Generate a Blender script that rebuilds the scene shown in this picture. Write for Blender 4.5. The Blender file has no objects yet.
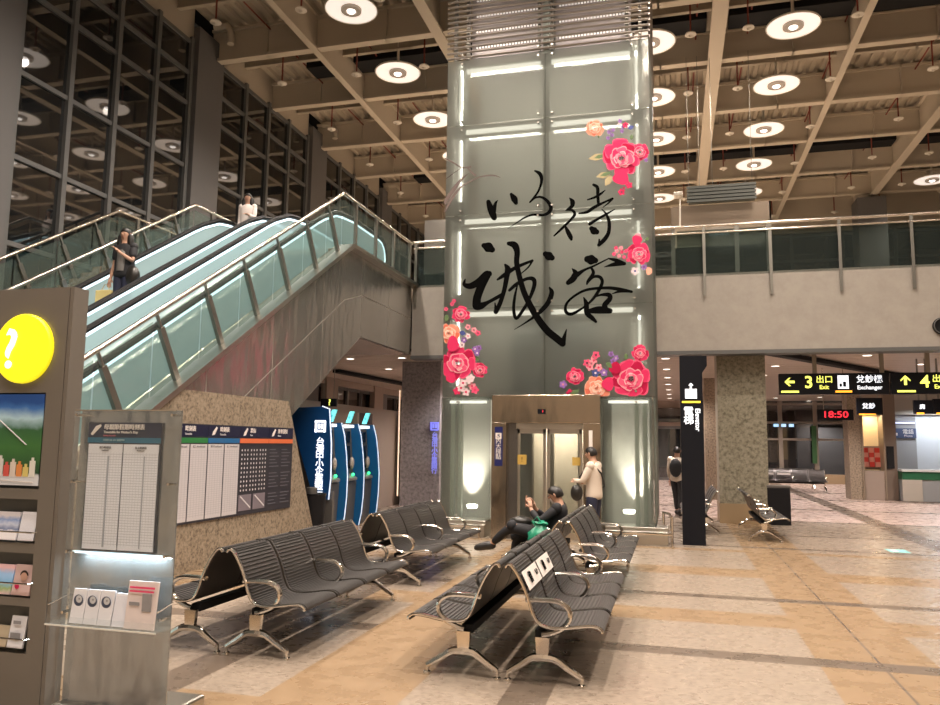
import bpy, bmesh, math, random
from mathutils import Vector, Matrix
random.seed(7)
C = bpy.context.scene.collection
PI = math.pi
sin, cos = math.sin, math.cos

# ------------------------------------------------------------------ camera
F, PITCH, ROLL, YAW, EYE = 763.9, .11724, .01288, .26098, 1.65
cy, sy, cp, sp = cos(YAW), sin(YAW), cos(PITCH), sin(PITCH)
fwd = Vector((-sy*cp, cy*cp, sp)); rgt = Vector((cy, sy, 0)); upv = rgt.cross(fwd)
cr, sr = cos(ROLL), sin(ROLL)
r2 = cr*rgt + sr*upv; u2 = -sr*rgt + cr*upv
cam = bpy.data.objects.new('camera', bpy.data.cameras.new('camera')); C.objects.link(cam)
cam.matrix_world = Matrix(((r2.x, u2.x, -fwd.x, 0), (r2.y, u2.y, -fwd.y, 0), (r2.z, u2.z, -fwd.z, EYE), (0, 0, 0, 1)))
cam.data.sensor_width = 36; cam.data.lens = F/940*36; cam.data.clip_end = 300
bpy.context.scene.camera = cam
def ray(x, y): return r2*((x-470)/F) - u2*((y-352.5)/F) + fwd
def aty(x, y, Y):
    d = ray(x, y); t = Y/d.y; return Vector((d.x*t, Y, d.z*t+EYE))
def atx(x, y, X):
    d = ray(x, y); t = X/d.x; return Vector((X, d.y*t, d.z*t+EYE))
def atz(x, y, Z):
    d = ray(x, y); t = (Z-EYE)/d.z; return Vector((d.x*t, d.y*t, Z))

# ------------------------------------------------------------------ materials
MATS = {}
def mat(name, col, rough=.5, metal=0., emi=None, es=0., spec=.5, alpha=1., coat=0.):
    if name in MATS: return MATS[name]
    m = bpy.data.materials.new(name); m.use_nodes = True
    b = m.node_tree.nodes['Principled BSDF']
    b.inputs['Base Color'].default_value = (*col, 1); b.inputs['Roughness'].default_value = rough
    b.inputs['Metallic'].default_value = metal; b.inputs['Specular IOR Level'].default_value = spec
    b.inputs['Coat Weight'].default_value = coat
    if emi: b.inputs['Emission Color'].default_value = (*emi, 1); b.inputs['Emission Strength'].default_value = es
    b.inputs['Alpha'].default_value = alpha
    MATS[name] = m; return m
def N(m, t, **kw):
    n = m.node_tree.nodes.new(t)
    for k, v in kw.items():
        if hasattr(n, k): setattr(n, k, v)
        else: n.inputs[k].default_value = v
    return n
def L(m, a, b): m.node_tree.links.new(a, b)
def ramp(m, fac, stops):
    r = N(m, 'ShaderNodeValToRGB'); L(m, fac, r.inputs[0]); e = r.color_ramp.elements
    while len(e) < len(stops): e.new(.5)
    for k, (p, c) in enumerate(stops): e[k].position = p; e[k].color = (*c, 1)
    return r
def stone(name, c1, c2, c3, scale=14, rough=.4, gap=None):
    m = mat(name, c1, rough); b = m.node_tree.nodes['Principled BSDF']
    tc = N(m, 'ShaderNodeTexCoord')
    n1 = N(m, 'ShaderNodeTexNoise'); n1.inputs['Scale'].default_value = scale; n1.inputs['Detail'].default_value = 5; n1.inputs['Roughness'].default_value = .7
    L(m, tc.outputs['Object'], n1.inputs['Vector'])
    r = ramp(m, n1.outputs['Fac'], [(.36, c3), (.47, c1), (.62, c2)])
    L(m, r.outputs[0], b.inputs['Base Color'])
    return m
def noise_metal(name, col, rough, scale=(1, 1, 1), bump=.02, metal=1.):
    m = mat(name, col, rough, metal); b = m.node_tree.nodes['Principled BSDF']
    tc = N(m, 'ShaderNodeTexCoord'); mp = N(m, 'ShaderNodeMapping'); mp.inputs['Scale'].default_value = scale
    n1 = N(m, 'ShaderNodeTexNoise'); n1.inputs['Scale'].default_value = 3; n1.inputs['Detail'].default_value = 2
    L(m, tc.outputs['Object'], mp.inputs[0]); L(m, mp.outputs[0], n1.inputs['Vector'])
    bp = N(m, 'ShaderNodeBump'); bp.inputs['Strength'].default_value = bump; bp.inputs['Distance'].default_value = .3
    L(m, n1.outputs['Fac'], bp.inputs['Height']); L(m, bp.outputs[0], b.inputs['Normal'])
    return m
cream = mat('cream paint', (.56, .49, .395), .55)
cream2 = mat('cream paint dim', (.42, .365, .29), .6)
deckm = mat('deck paint', (.42, .36, .28), .6)
blackm = mat('matt black', (.010, .010, .011), .7, spec=.2)
steel = noise_metal('brushed stainless', (.56, .53, .48), .3, (1, 1, 12), .05)
clad = noise_metal('cladding stainless', (.55, .53, .50), .27, (1.0, .9, .3), .16, .92)
chrome = mat('polished chrome', (.78, .74, .68), .12, 1.)
tubem = mat('satin tube', (.72, .66, .58), .25, 1.)
darksteel = mat('dark post steel', (.30, .29, .26), .4, 1.)
greyframe = mat('grey curtain frame', (.13, .13, .127), .5, .2)
pierm = mat('grey pier paint', (.125, .12, .118), .6)
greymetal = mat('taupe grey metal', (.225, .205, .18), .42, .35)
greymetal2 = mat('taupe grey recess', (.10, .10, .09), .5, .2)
navy = mat('navy board', (.014, .016, .045), .5, spec=.3)
whitep = mat('white paper', (.80, .74, .70), .6)
teal = mat('teal strip', (.015, .13, .22), .4)
greenp = mat('green strip', (.03, .20, .06), .4)
bluep = mat('blue strip', (.02, .13, .32), .4)
orangep = mat('orange strip', (.70, .16, .06), .4)
black_rub = mat('black rubber', (.010, .010, .011), .6, spec=.2)
seatm = mat('charcoal seat', (.060, .055, .053), .36)
signblack = mat('sign black', (.007, .008, .012), .4, spec=.2)
yel_l = mat('yellow light', (1, .9, .1), .5, 0, (1., .93, .12), 1.5)
yel_g = mat('exit yellow', (1, .9, .1), .5, 0, (.95, 1., .18), 2.0)
wht_l = mat('white light', (1, 1, 1), .5, 0, (.86, .92, 1), 2.0)
org_l = mat('orange light', (1, .5, .05), .5, 0, (1., .42, .03), 2.2)
red_l = mat('red led', (1, .05, .05), .5, 0, (1., .03, .06), 2.2)
blu_l = mat('blue glow light', (.3, .35, 1), .5, 0, (.32, .38, 1.), 2.2)
cyan_l = mat('cyan light', (.3, .9, .9), .5, 0, (.1, .85, .9), 1.3)
grn_l = mat('green led', (.1, 1, .4), .5, 0, (.05, 1., .35), 2.5)
led = mat('balustrade led', (.8, .95, 1), .5, 0, (.72, .9, 1.), 2.6)
strip_l = mat('warm strip light', (1, .95, .85), .5, 0, (1., .94, .84), 3.2)
concrete = stone('mezzanine plaster', (.37, .335, .295), (.395, .36, .315), (.35, .315, .275), 3, .7)
granite = stone('beige granite', (.27, .215, .155), (.38, .31, .235), (.11, .085, .06), 22, .38)
granite_g = stone('green grey granite', (.25, .225, .165), (.34, .31, .24), (.13, .12, .085), 13, .35)
granite_b = stone('blue grey granite', (.27, .25, .265), (.36, .335, .345), (.17, .155, .165), 13, .35)
brownwall = mat('brown wall panel', (.31, .245, .20), .55)
beige = mat('beige wall', (.40, .33, .26), .7)
def dark_glass():
    m = mat('night window glass', (.010, .011, .012), .03, 0., spec=.9)
    m.node_tree.nodes['Principled BSDF'].inputs['IOR'].default_value = 1.75
    return m
nightglass = dark_glass()
def mixglass(name, tint, tfac, col, rough=.06, emi=None, es=0, translucent=None, blur=0.):
    """a pane that lets part of the light straight through, reflects, and glows where lit from behind, or by emission set on it"""
    m = bpy.data.materials.new(name); m.use_nodes = True; nt = m.node_tree
    for n in list(nt.nodes): nt.nodes.remove(n)
    out = N(m, 'ShaderNodeOutputMaterial'); tr = N(m, 'ShaderNodeBsdfTransparent'); tr.inputs[0].default_value = (*tint, 1)
    pb = N(m, 'ShaderNodeBsdfPrincipled'); pb.inputs['Base Color'].default_value = (*col, 1); pb.inputs['Roughness'].default_value = rough
    if emi: pb.inputs['Emission Color'].default_value = (*emi, 1); pb.inputs['Emission Strength'].default_value = es
    body = pb
    if translucent:
        tl = N(m, 'ShaderNodeBsdfTranslucent'); tl.inputs[0].default_value = (*translucent, 1)
        ms = N(m, 'ShaderNodeMixShader'); ms.inputs[0].default_value = .6; L(m, pb.outputs[0], ms.inputs[1]); L(m, tl.outputs[0], ms.inputs[2]); body = ms
    mx = N(m, 'ShaderNodeMixShader'); mx.inputs[0].default_value = tfac
    if blur:   # part of what lies behind is seen softened by the frosting
        rf = N(m, 'ShaderNodeBsdfRefraction'); rf.inputs['Color'].default_value = (*tint, 1); rf.inputs['Roughness'].default_value = blur; rf.inputs['IOR'].default_value = 1.12
        m2 = N(m, 'ShaderNodeMixShader'); m2.inputs[0].default_value = .70; L(m, tr.outputs[0], m2.inputs[1]); L(m, rf.outputs[0], m2.inputs[2]); tr = m2
    L(m, body.outputs[0], mx.inputs[1]); L(m, tr.outputs[0], mx.inputs[2]); L(m, mx.outputs[0], out.inputs[0])
    MATS[name] = m; return m
clearglass = mixglass('clear glass', (.86, .92, .88), .86, (.25, .32, .29), .03)
guardglass = mixglass('guard glass', (.86, .91, .88), .84, (.20, .25, .23), .04)
mezzglass = mixglass('mezzanine glass', (.62, .68, .66), .72, (.06, .075, .07), .05)
frost = mixglass('frosted tower glass', (.87, .89, .86), .60, (.16, .162, .15), .42, translucent=(.60, .575, .52), blur=.5)
frost_low = mixglass('lower tower glass', (.90, .92, .90), .74, (.14, .15, .14), .12, translucent=(.6, .64, .58))
balglass = mixglass('lit balustrade glass', (.75, .88, .88), .30, (.30, .40, .40), .12, (.58, .79, .80), .58)  # even pane glow stands in for light from the rail LEDs
doorglass = mixglass('lift door glass', (.9, .92, .9), .80, (.03, .035, .035), .03)
acryl = mixglass('acrylic', (.98, .99, .99), .95, (.6, .65, .65), .03)
MATS['acryl'] = acryl

# ------------------------------------------------------------------ mesh builder
ORG = {}
class MB:
    def __init__(s): s.v = []; s.f = []; s.mi = []; s.mats = []; s.cur = 0
    def use(s, m):
        if m not in s.mats: s.mats.append(m)
        s.cur = s.mats.index(m); return s
    def add(s, vs, fs):
        b = len(s.v); s.v += [tuple(v) for v in vs]
        for f in fs: s.f.append(tuple(b+i for i in f)); s.mi.append(s.cur)
        return s
    def box(s, x0, x1, y0, y1, z0, z1):
        vs = [(x, y, z) for z in (z0, z1) for y in (y0, y1) for x in (x0, x1)]
        return s.add(vs, [(0, 2, 3, 1), (4, 5, 7, 6), (0, 1, 5, 4), (2, 6, 7, 3), (0, 4, 6, 2), (1, 3, 7, 5)])
    def quad(s, *p): return s.add(p, [tuple(range(len(p)))])
    def prism(s, pts, off):
        n = len(pts); off = Vector(off); a = [Vector(p) for p in pts]
        return s.add(a+[p+off for p in a], [tuple(range(n))[::-1], tuple(range(n, 2*n))]+[(i, (i+1) % n, n+(i+1) % n, n+i) for i in range(n)])
    def bar(s, a, b, w, h=None, up=(0, 0, 1)):
        a, b = Vector(a), Vector(b); h = h or w; d = (b-a).normalized(); u = Vector(up)
        if abs(d.dot(u)) > .98: u = Vector((1, 0, 0))
        x = d.cross(u).normalized(); u = x.cross(d).normalized()
        q = [x*w/2+u*h/2, -x*w/2+u*h/2, -x*w/2-u*h/2, x*w/2-u*h/2]
        return s.add([a+k for k in q]+[b+k for k in q], [(0, 1, 2, 3), (7, 6, 5, 4)]+[(i, i+4, (i+1) % 4+4, (i+1) % 4) for i in range(4)])
    def tube(s, pts, r, n=8, closed=False, flat=1.):
        P = [Vector(p) for p in pts]; m = len(P); rs = r if isinstance(r, (list, tuple)) else [r]*m
        rings = []; pu = None
        for i in range(m):
            if closed: d = P[(i+1) % m]-P[i-1]
            else: d = P[min(i+1, m-1)]-P[max(i-1, 0)]
            d.normalize()
            if pu is None: pu = Vector((0, 0, 1)) if abs(d.z) < .9 else Vector((1, 0, 0))
            x = d.cross(pu)
            if x.length < 1e-4: x = d.cross(Vector((0, 1, 0)))
            x.normalize(); u = x.cross(d).normalized(); pu = u
            rings.append([P[i]+(x*cos(t)*flat+u*sin(t))*rs[i] for t in [2*PI*k/n for k in range(n)]])
        vs = [v for g in rings for v in g]; fs = []
        for i in range(m if closed else m-1):
            j = (i+1) % m
            for k in range(n): fs.append((i*n+k, i*n+(k+1) % n, j*n+(k+1) % n, j*n+k))
        if not closed: fs += [tuple(range(n))[::-1], tuple(range((m-1)*n, m*n))]
        return s.add(vs, fs)
    def lathe(s, prof, c, n=24, cap=True):
        c = Vector(c); vs = [c+Vector((r*cos(2*PI*k/n), r*sin(2*PI*k/n), z)) for r, z in prof for k in range(n)]
        fs = [(i*n+k, i*n+(k+1) % n, (i+1)*n+(k+1) % n, (i+1)*n+k) for i in range(len(prof)-1) for k in range(n)]
        return s.add(vs, fs+([tuple(range(n))[::-1], tuple(range((len(prof)-1)*n, len(prof)*n))] if cap else []))
    def disc(s, c, r, ax='y', n=24, rx=None):
        c = Vector(c); rx = rx or r; vs = []
        for k in range(n):
            a, b = rx*cos(2*PI*k/n), r*sin(2*PI*k/n)
            vs.append(c+Vector((a, 0, b) if ax == 'y' else (0, a, b) if ax == 'x' else (a, b, 0)))
        return s.add(vs, [tuple(range(n))])
    def ball(s, c, r, nu=12, nv=8):
        c = Vector(c); r = Vector(r) if hasattr(r, '__len__') else Vector((r, r, r)); vs = []; fs = []
        for i in range(nv+1):
            th = PI*i/nv
            for k in range(nu): ph = 2*PI*k/nu; vs.append(c+Vector((r.x*sin(th)*cos(ph), r.y*sin(th)*sin(ph), r.z*cos(th))))
        for i in range(nv):
            for k in range(nu): fs.append((i*nu+k, (i+1)*nu+k, (i+1)*nu+(k+1) % nu, i*nu+(k+1) % nu))
        return s.add(vs, fs)
    def loft(s, rings, cap=True):
        n = len(rings[0]); vs = [v for g in rings for v in g]
        fs = [(i*n+k, i*n+(k+1) % n, (i+1)*n+(k+1) % n, (i+1)*n+k) for i in range(len(rings)-1) for k in range(n)]
        if cap: fs += [tuple(range(n))[::-1], tuple(range((len(rings)-1)*n, len(rings)*n))]
        return s.add(vs, fs)
    def build(s, name, m=None, parent=None, smooth=False, bevel=0, sub=0, autos=True):
        me = bpy.data.meshes.new(name); off = ORG.get(parent.name, Vector((0, 0, 0))) if parent else Vector((0, 0, 0))
        me.from_pydata([tuple(Vector(v)-off) for v in s.v], [], s.f)
        ms = s.mats or [m]
        for x in ms: me.materials.append(x)
        if s.mats: me.polygons.foreach_set('material_index', s.mi)
        bm = bmesh.new(); bm.from_mesh(me); bmesh.ops.remove_doubles(bm, verts=bm.verts, dist=1e-5) if smooth else None
        bmesh.ops.recalc_face_normals(bm, faces=bm.faces); bm.to_mesh(me); bm.free()
        if smooth:
            me.polygons.foreach_set('use_smooth', [True]*len(me.polygons))
            me.set_sharp_from_angle(angle=math.radians(42))
        o = bpy.data.objects.new(name, me); C.objects.link(o)
        if parent: o.parent = parent; ORG[o.name] = off
        if bevel: b = o.modifiers.new('bevel', 'BEVEL'); b.width = bevel; b.segments = 2; b.limit_method = 'ANGLE'
        return o
def empty(name, loc, label, cat, group=None, kind=None):
    o = bpy.data.objects.new(name, None); C.objects.link(o); o.location = loc; o.empty_display_size = .1
    ORG[o.name] = Vector(loc); return tag(o, label, cat, group, kind)
def tag(o, label=None, cat=None, group=None, kind=None):
    if label: o['label'] = label
    if cat: o['category'] = cat
    if group: o['group'] = group
    if kind: o['kind'] = kind
    return o
def struct(o, label=None): o['kind'] = 'structure'; return tag(o, label)
def copy_tree(o, parent=None):
    c = o.copy(); C.objects.link(c)
    if parent: c.parent = parent
    for ch in o.children: copy_tree(ch, c)
    return c
def text(body, size, loc, m, parent, face='-y', align='CENTER', name='lettering', sx=1., bold=0., rz=0., spacing=1.):
    cu = bpy.data.curves.new(name, 'FONT'); cu.body = body; cu.size = size; cu.align_x = align; cu.align_y = 'CENTER'
    cu.offset = bold*.45; cu.extrude = .002; cu.resolution_u = 3; cu.space_line = spacing
    tmp = bpy.data.objects.new('t', cu); C.objects.link(tmp); dg = bpy.context.evaluated_depsgraph_get(); dg.update()
    me = bpy.data.meshes.new_from_object(tmp.evaluated_get(dg)); bpy.data.objects.remove(tmp); me.materials.clear(); me.materials.append(m)
    o = bpy.data.objects.new(name, me); C.objects.link(o)
    off = ORG.get(parent.name, Vector((0, 0, 0))); o.parent = parent; o.location = Vector(loc)-off
    o.rotation_euler = (PI/2, rz, 0) if face == '-y' else (PI/2, 0, PI/2) if face == '+x' else (PI/2, 0, face)
    o.scale = (sx, 1, 1); return o
def ellipse_ring(c, side, fw, rx, ry, n=12):
    return [c+side*(rx*cos(2*PI*k/n))+fw*(ry*sin(2*PI*k/n)) for k in range(n)]

# ================================================================== FLOOR
XL, XR, YB, YN = -11.3, 15., 44., -3.
def floor_mat():
    m = mat('floor tiles', (.5, .4, .3), .28); b = m.node_tree.nodes['Principled BSDF']
    tc = N(m, 'ShaderNodeTexCoord'); sx = N(m, 'ShaderNodeSeparateXYZ'); L(m, tc.outputs['Object'], sx.inputs[0])
    X, Y = sx.outputs[0], sx.outputs[1]
    def mth(op, a, c):
        n = N(m, 'ShaderNodeMath'); n.operation = op
        for k, v in enumerate((a, c)):
            if isinstance(v, (int, float)): n.inputs[k].default_value = v
            else: L(m, v, n.inputs[k])
        return n.outputs[0]
    def rng(c, a, d): return mth('MULTIPLY', mth('GREATER_THAN', c, a), mth('LESS_THAN', c, d))
    def mx(*v):
        r = v[0]
        for w in v[1:]: r = mth('MAXIMUM', r, w)
        return r
    n1 = N(m, 'ShaderNodeTexNoise'); n1.inputs['Scale'].default_value = 17; n1.inputs['Detail'].default_value = 6; n1.inputs['Roughness'].default_value = .75
    mp = N(m, 'ShaderNodeMapping'); mp.inputs['Scale'].default_value = (1, 1.9, 1); L(m, tc.outputs['Object'], mp.inputs[0]); L(m, mp.outputs[0], n1.inputs['Vector'])
    mott = ramp(m, n1.outputs['Fac'], [(.37, (.165, .125, .095)), (.46, (.285, .228, .178)), (.62, (.36, .295, .235))])
    n2 = N(m, 'ShaderNodeTexNoise'); n2.inputs['Scale'].default_value = 5; n2.inputs['Detail'].default_value = 6; L(m, tc.outputs['Object'], n2.inputs['Vector'])
    tan = ramp(m, n2.outputs['Fac'], [(.3, (.25, .168, .098)), (.7, (.31, .213, .128))])
    dark = ramp(m, n2.outputs['Fac'], [(.3, (.12, .092, .07)), (.7, (.165, .125, .096))])
    tanm = mx(rng(X, 1.04, 1.92), rng(X, -2.62, -1.72), rng(X, -6.3, -5.4), rng(X, 7.0, 7.9), rng(Y, 7.72, 8.3), rng(Y, 10.5, 11.15), rng(Y, 4.15, 4.65), rng(Y, 12.9, 13.15))
    darkx = mx(rng(Y, 6.5, 6.74), rng(Y, 8.98, 9.17), rng(Y, 13.5, 13.66), rng(Y, 15.5, 15.68), rng(Y, 18.4, 18.65), rng(Y, 22, 22.3), rng(Y, 26, 26.3), rng(Y, 30, 30.4))
    darkx = mth('MULTIPLY', darkx, mth('SUBTRACT', 1, rng(X, -2.62, -1.72)))
    darky = mx(mth('MULTIPLY', rng(X, -3.52, -3.2), mth('LESS_THAN', Y, 12)), mth('MULTIPLY', rng(X, -1.12, -.82), mth('LESS_THAN', Y, 6.6)), mth('MULTIPLY', rng(X, 4.05, 4.5), mth('GREATER_THAN', Y, 13.5)), mth('MULTIPLY', rng(X, 8.3, 8.7), mth('GREATER_THAN', Y, 13.5)), rng(X, 1.49, 1.51))
    drk = mx(darkx, darky)
    def mix(f, a, c):
        n = N(m, 'ShaderNodeMix'); n.data_type = 'RGBA'; L(m, f, n.inputs[0])
        for k, v in ((6, a), (7, c)):
            if isinstance(v, tuple): n.inputs[k].default_value = (*v, 1)
            else: L(m, v, n.inputs[k])
        return n.outputs[2]
    col = mix(tanm, mott.outputs[0], tan.outputs[0]); 
    back = mth('GREATER_THAN', Y, 18.4)
    col = mix(back, col, (.48, .37, .32))  # brighter pinkish light under the mezzanine is put into the tile colour
    col = mix(drk, col, dark.outputs[0])
    # fine tile joints every 0.6 m
    fx = mth('LESS_THAN', mth('FRACT', mth('MULTIPLY', mth('ADD', X, 20.0), 1/1.2), 0), .006)
    fy = mth('LESS_THAN', mth('FRACT', mth('MULTIPLY', mth('ADD', Y, 20.0), 1/1.2), 0), .005)
    jn = N(m, 'ShaderNodeMath'); jn.operation = 'MULTIPLY'; L(m, mx(fx, fy), jn.inputs[0]); jn.inputs[1].default_value = .35
    col = mix(jn.outputs[0], col, (.30, .22, .16))
    L(m, col, b.inputs['Base Color'])
    r = N(m, 'ShaderNodeMapRange'); r.inputs[3].default_value = .20; r.inputs[4].default_value = .36; L(m, n2.outputs['Fac'], r.inputs[0]); L(m, r.outputs[0], b.inputs['Roughness'])
    return m
struct(MB().box(XL, XR, YN, YB, -.3, 0).build('floor', floor_mat()), 'beige terrazzo floor with tan and dark stone bands')

# ================================================================== CEILING
def ceiling():
    b = MB(); x = XL; w = .30
    while x < XR:   # corrugated deck, ribs running away from the entrance
        p = [(x, 12.25), (x+.11, 12.25), (x+.15, 12.17), (x+.26, 12.17), (x+.30, 12.25)]
        for (xa, za), (xb, zb) in zip(p, p[1:]): b.quad((xa, YN, za), (xb, YN, zb), (xb, 34.2, zb), (xa, 34.2, za))
        x += w
    b.build('ceiling', deckm)['kind'] = 'structure'
    MB().box(XL-.5, XR+.3, YN, 35, 12.35, 12.6).build('ceiling', blackm)['kind'] = 'structure'
ceiling()
def ibeam(axis, c, a0, a1, zb, zt, w, tf=.07, m=cream):
    b = MB()
    for z0, z1, hw in ((zb, zb+tf, w/2), (zt-tf, zt, w/2), (zb+tf, zt-tf, .03)):
        if axis == 'x': b.box(a0, a1, c-hw, c+hw, z0, z1)
        else: b.box(c-hw, c+hw, a0, a1, z0, z1)
    if axis == 'x':
        x = a0+3.18/2
        while x < a1: b.box(x-.02, x+.02, c-w/2, c+w/2, zb, zt); x += 3.18
    struct(b.build('beam', m))
XC = [-8.4+3.18*k for k in range(-1, 8)]
for k, x in enumerate(XC[1:]):
    wide = k in (3, 5)
    ibeam('y', x, YN, 34.2, 11.12 if k == 3 else 11.2, 12.15, .34 if k == 3 else .26 if wide or k == 1 else .17)
for k in range(11):
    y = 1.3+3.0*k
    ibeam('x', y, XL, XR, 11.24 if k % 2 else 11.3, 12.1, .22)
for k in range(11):   # short purlins between the beams, up under the deck
    y = 2.8+3.0*k
    ibeam('x', y, XL, XR, 11.85, 12.15, .12, .03, cream2)
# black ducts that run across the bays
n = 0
for y in (8.05, 11.05, 18.5, 23.05, 27.55, 32.05):
    for x0, x1 in ((XL+1.6, -8.5), (-8.3, -5.3), (-5.1, -2.1), (-1.9, 1.0), (1.4, 4.3), (4.6, 7.4), (7.7, 10.6)):
        tag(MB().box(x0+.06, x1-.06, y-.33, y+.33, 11.86, 12.04).build('air_duct', blackm, bevel=.01), 'flat black duct slung under the deck between cream beams', 'duct', 'black ducts under the ceiling deck')
redp = mat('red pipe', (.20, .035, .022), .5)
for x in (-9.85, -7.73, -5.9, -2.7, .53, 1.78, 4.03, 6.37, 8.02):
    b = MB().tube([(x+.18, 2, 11.95), (x+.18, 33.5, 11.95)], .02, 6)
    for y in [8.15+3.04*k for k in range(9)]: b.tube([(x+.18, y, 11.95), (x, y, 11.95)], .022, 6)
    tag(b.build('sprinkler_pipe', redp), 'long red sprinkler main running under the ceiling deck', 'pipe', 'red sprinkler mains under the ceiling')
sph = None
ivory = mat('ivory disc', (.75, .70, .62), .5)
for x in (-9.85, -7.73, -5.9, -2.7, .53, 1.78, 4.03, 6.37, 8.02):
    for k in range(9):
        y = 8.15+3.04*k
        if -4.2 < x < -.2 and 13.2 < y < 16.2: continue
        if sph is None:
            sph = empty('sprinkler', (x, y, 11.0), 'white round sprinkler shield on a thin red drop pipe', 'sprinkler', 'sprinkler heads under the ceiling')
            MB().tube([(x, y, 11.0), (x, y, 11.95)], .02, 6).build('drop_pipe', redp, sph)
            MB().lathe([(.01, .05), (.12, .03), (.13, 0), (.05, -.02), (.03, -.06)], (x, y, 11.0), 16).build('shield', ivory, sph, True)
        else:
            c = copy_tree(sph); c.location = (x, y, 11.0)
# pendant lamps
lampface = mat('lit reflector', (.9, .82, .72), .5, 0, (1., .90, .82), 1.15)
lampring = mat('lamp baffle', (.35, .30, .26), .5, 0, (1., .8, .6), .12)
lampcore = mat('lamp core', (1, 1, 1), .5, 0, (1., .92, .85), 5.)
pend = None
def pendant(x, y):
    global pend
    if pend is None:
        z = 11.2; pend = empty('pendant_lamp', (x, y, z), 'round saucer pendant lamp with a bright core and grey baffle ring', 'pendant lamp', 'saucer pendant lamps under the ceiling')
        MB().tube([(x, y, z+.15), (x, y, 12.1)], .035, 8).build('stem', ivory, pend)
        MB().lathe([(.10, .20), (.16, .19), (.20, .09), (.585, .045), (.60, .02), (.585, -.005), (.565, .01)], (x, y, z), 40, False).build('saucer', ivory, pend, True)
        MB().lathe([(.57, .012), (.22, .04), (.215, .035), (.20, .05)], (x, y, z), 40, False).build('reflector', lampface, pend, True)
        MB().lathe([(.23, .03), (.225, -.03), (.12, -.035), (.11, .0)], (x, y, z), 32).build('baffle', lampring, pend, True)
        MB().ball((x, y, z-.025), (.095, .095, .045)).build('bulb', lampcore, pend, True)
        o = pend
    else:
        o = copy_tree(pend); o.location = (x, y, 11.2)
    l = bpy.data.lights.new('lamp', 'SPOT'); l.energy = 690; l.color = (1., .87, .75); l.spot_size = math.radians(140); l.spot_blend = .8; l.shadow_soft_size = .12
    lo = bpy.data.objects.new('lamp_light', l); C.objects.link(lo); lo.parent = o; lo.location = (0, 0, -.12)
for r in range(-6, 5):
    y = 17.8+3.0*r
    for x in (-6.8, -3.62, -.38, 2.8, 9.1):
        if x == 9.1 and r not in (4, -2, 0): continue
        if abs(y-14.8) < .1 and x in (-3.62, -.38): continue
        if r < -2 and x in (-3.62, 2.8) and r % 2: continue
        pendant(x, y)

# ================================================================== SHELL WALLS
struct(MB().box(XR, XR+.3, YN, YB, 0, 12.4).build('wall_right', beige))
struct(MB().box(XL-.3, XR+.3, YN-.3, YN, 0, 12.4).build('wall_front', beige))
struct(MB().box(XL-.3, XR+.3, YB, YB+.3, 0, 6).build('wall_back', brownwall))
# curtain wall on the escalator side
wn = 0
for g0 in (-1.9, 4.3, 10.45, 16.6, 22.75, 28.9):
    ms = [g0+1.22*k for k in range(5)]
    wn += 1; top = 11.3
    zs = [.1, 1.9, 3.47, 5.03, 6.6, 8.17, 9.73, 10.5, top]
    w = MB()
    w = w.box(XL-.2, XL+.02, ms[0], ms[-1], 0, top).build('window_%d' % wn, nightglass); struct(w)
    f = MB()
    for y in ms: f.box(XL+.02, XL+.10, y-.055, y+.055, 0, top+.12)
    f.build('window_frame', greyframe, w)
    t = MB()
    for z in zs: t.box(XL+.02, XL+.07, ms[0], ms[-1], z-.045, z+.045)
    t.build('transom', greyframe, w)
    b = MB().box(XL-.2, XL+.19, g0+4.98, g0+6.05, 0, 11.75); struct(b.build('column', pierm))
    struct(MB().box(XL-.2, XL+.02, g0, g0+4.98, top, 12.4).build('wall_left', cream2))
    t2 = MB().tube([(XL+.25, g0+5.5, 12.0), (XL+.6, g0+5.5, 12.0), (XL+.72, g0+5.5, 11.8), (XL+.72, g0+5.5, 11.5)], .09, 10).build('roof_drain_elbow', cream, smooth=True)
    tag(t2, 'cream pipe elbow at the top of a grey pier', 'pipe', 'cream pipe elbows on top of the grey piers')

# back wall above the mezzanine
struct(MB().box(XL-.3, XR, 34.2, 34.6, 10.7, 12.4).build('wall_back', cream2))
wb = struct(MB().box(XL, XR, 34.4, 34.5, 5.35, 10.7).build('window_7', nightglass))
f = MB()
for k in range(14): x = -11+2.0*k; f.box(x-.06, x+.06, 34.28, 34.4, 5.35, 10.7)
for z in (5.4, 7.2, 8.4, 9.5, 10.6): f.box(XL, XR, 34.3, 34.4, z-.05, z+.05)
f.build('window_frame', greyframe, wb)

# ================================================================== MEZZANINE
ZB, ZT, YS = 3.65, 5.35, 17.0
struct(MB().box(-5.98, XR, YS, YS+.3, ZB, ZT).build('wall_mezzanine', concrete), 'pale plaster band along the edge of the mezzanine')
struct(MB().box(-6.0, XR, YS-.03, YS+.4, ZB-.06, ZB+.02).build('trim_1', greyframe))
struct(MB().box(-6.0, XR, YS+.3, 34.2, ZT-.35, ZT).build('floor_mezzanine', beige))
struct(MB().box(XL, -6.1, 15.2, 34.2, ZT-.35, ZT).build('floor_mezzanine', beige))
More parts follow.
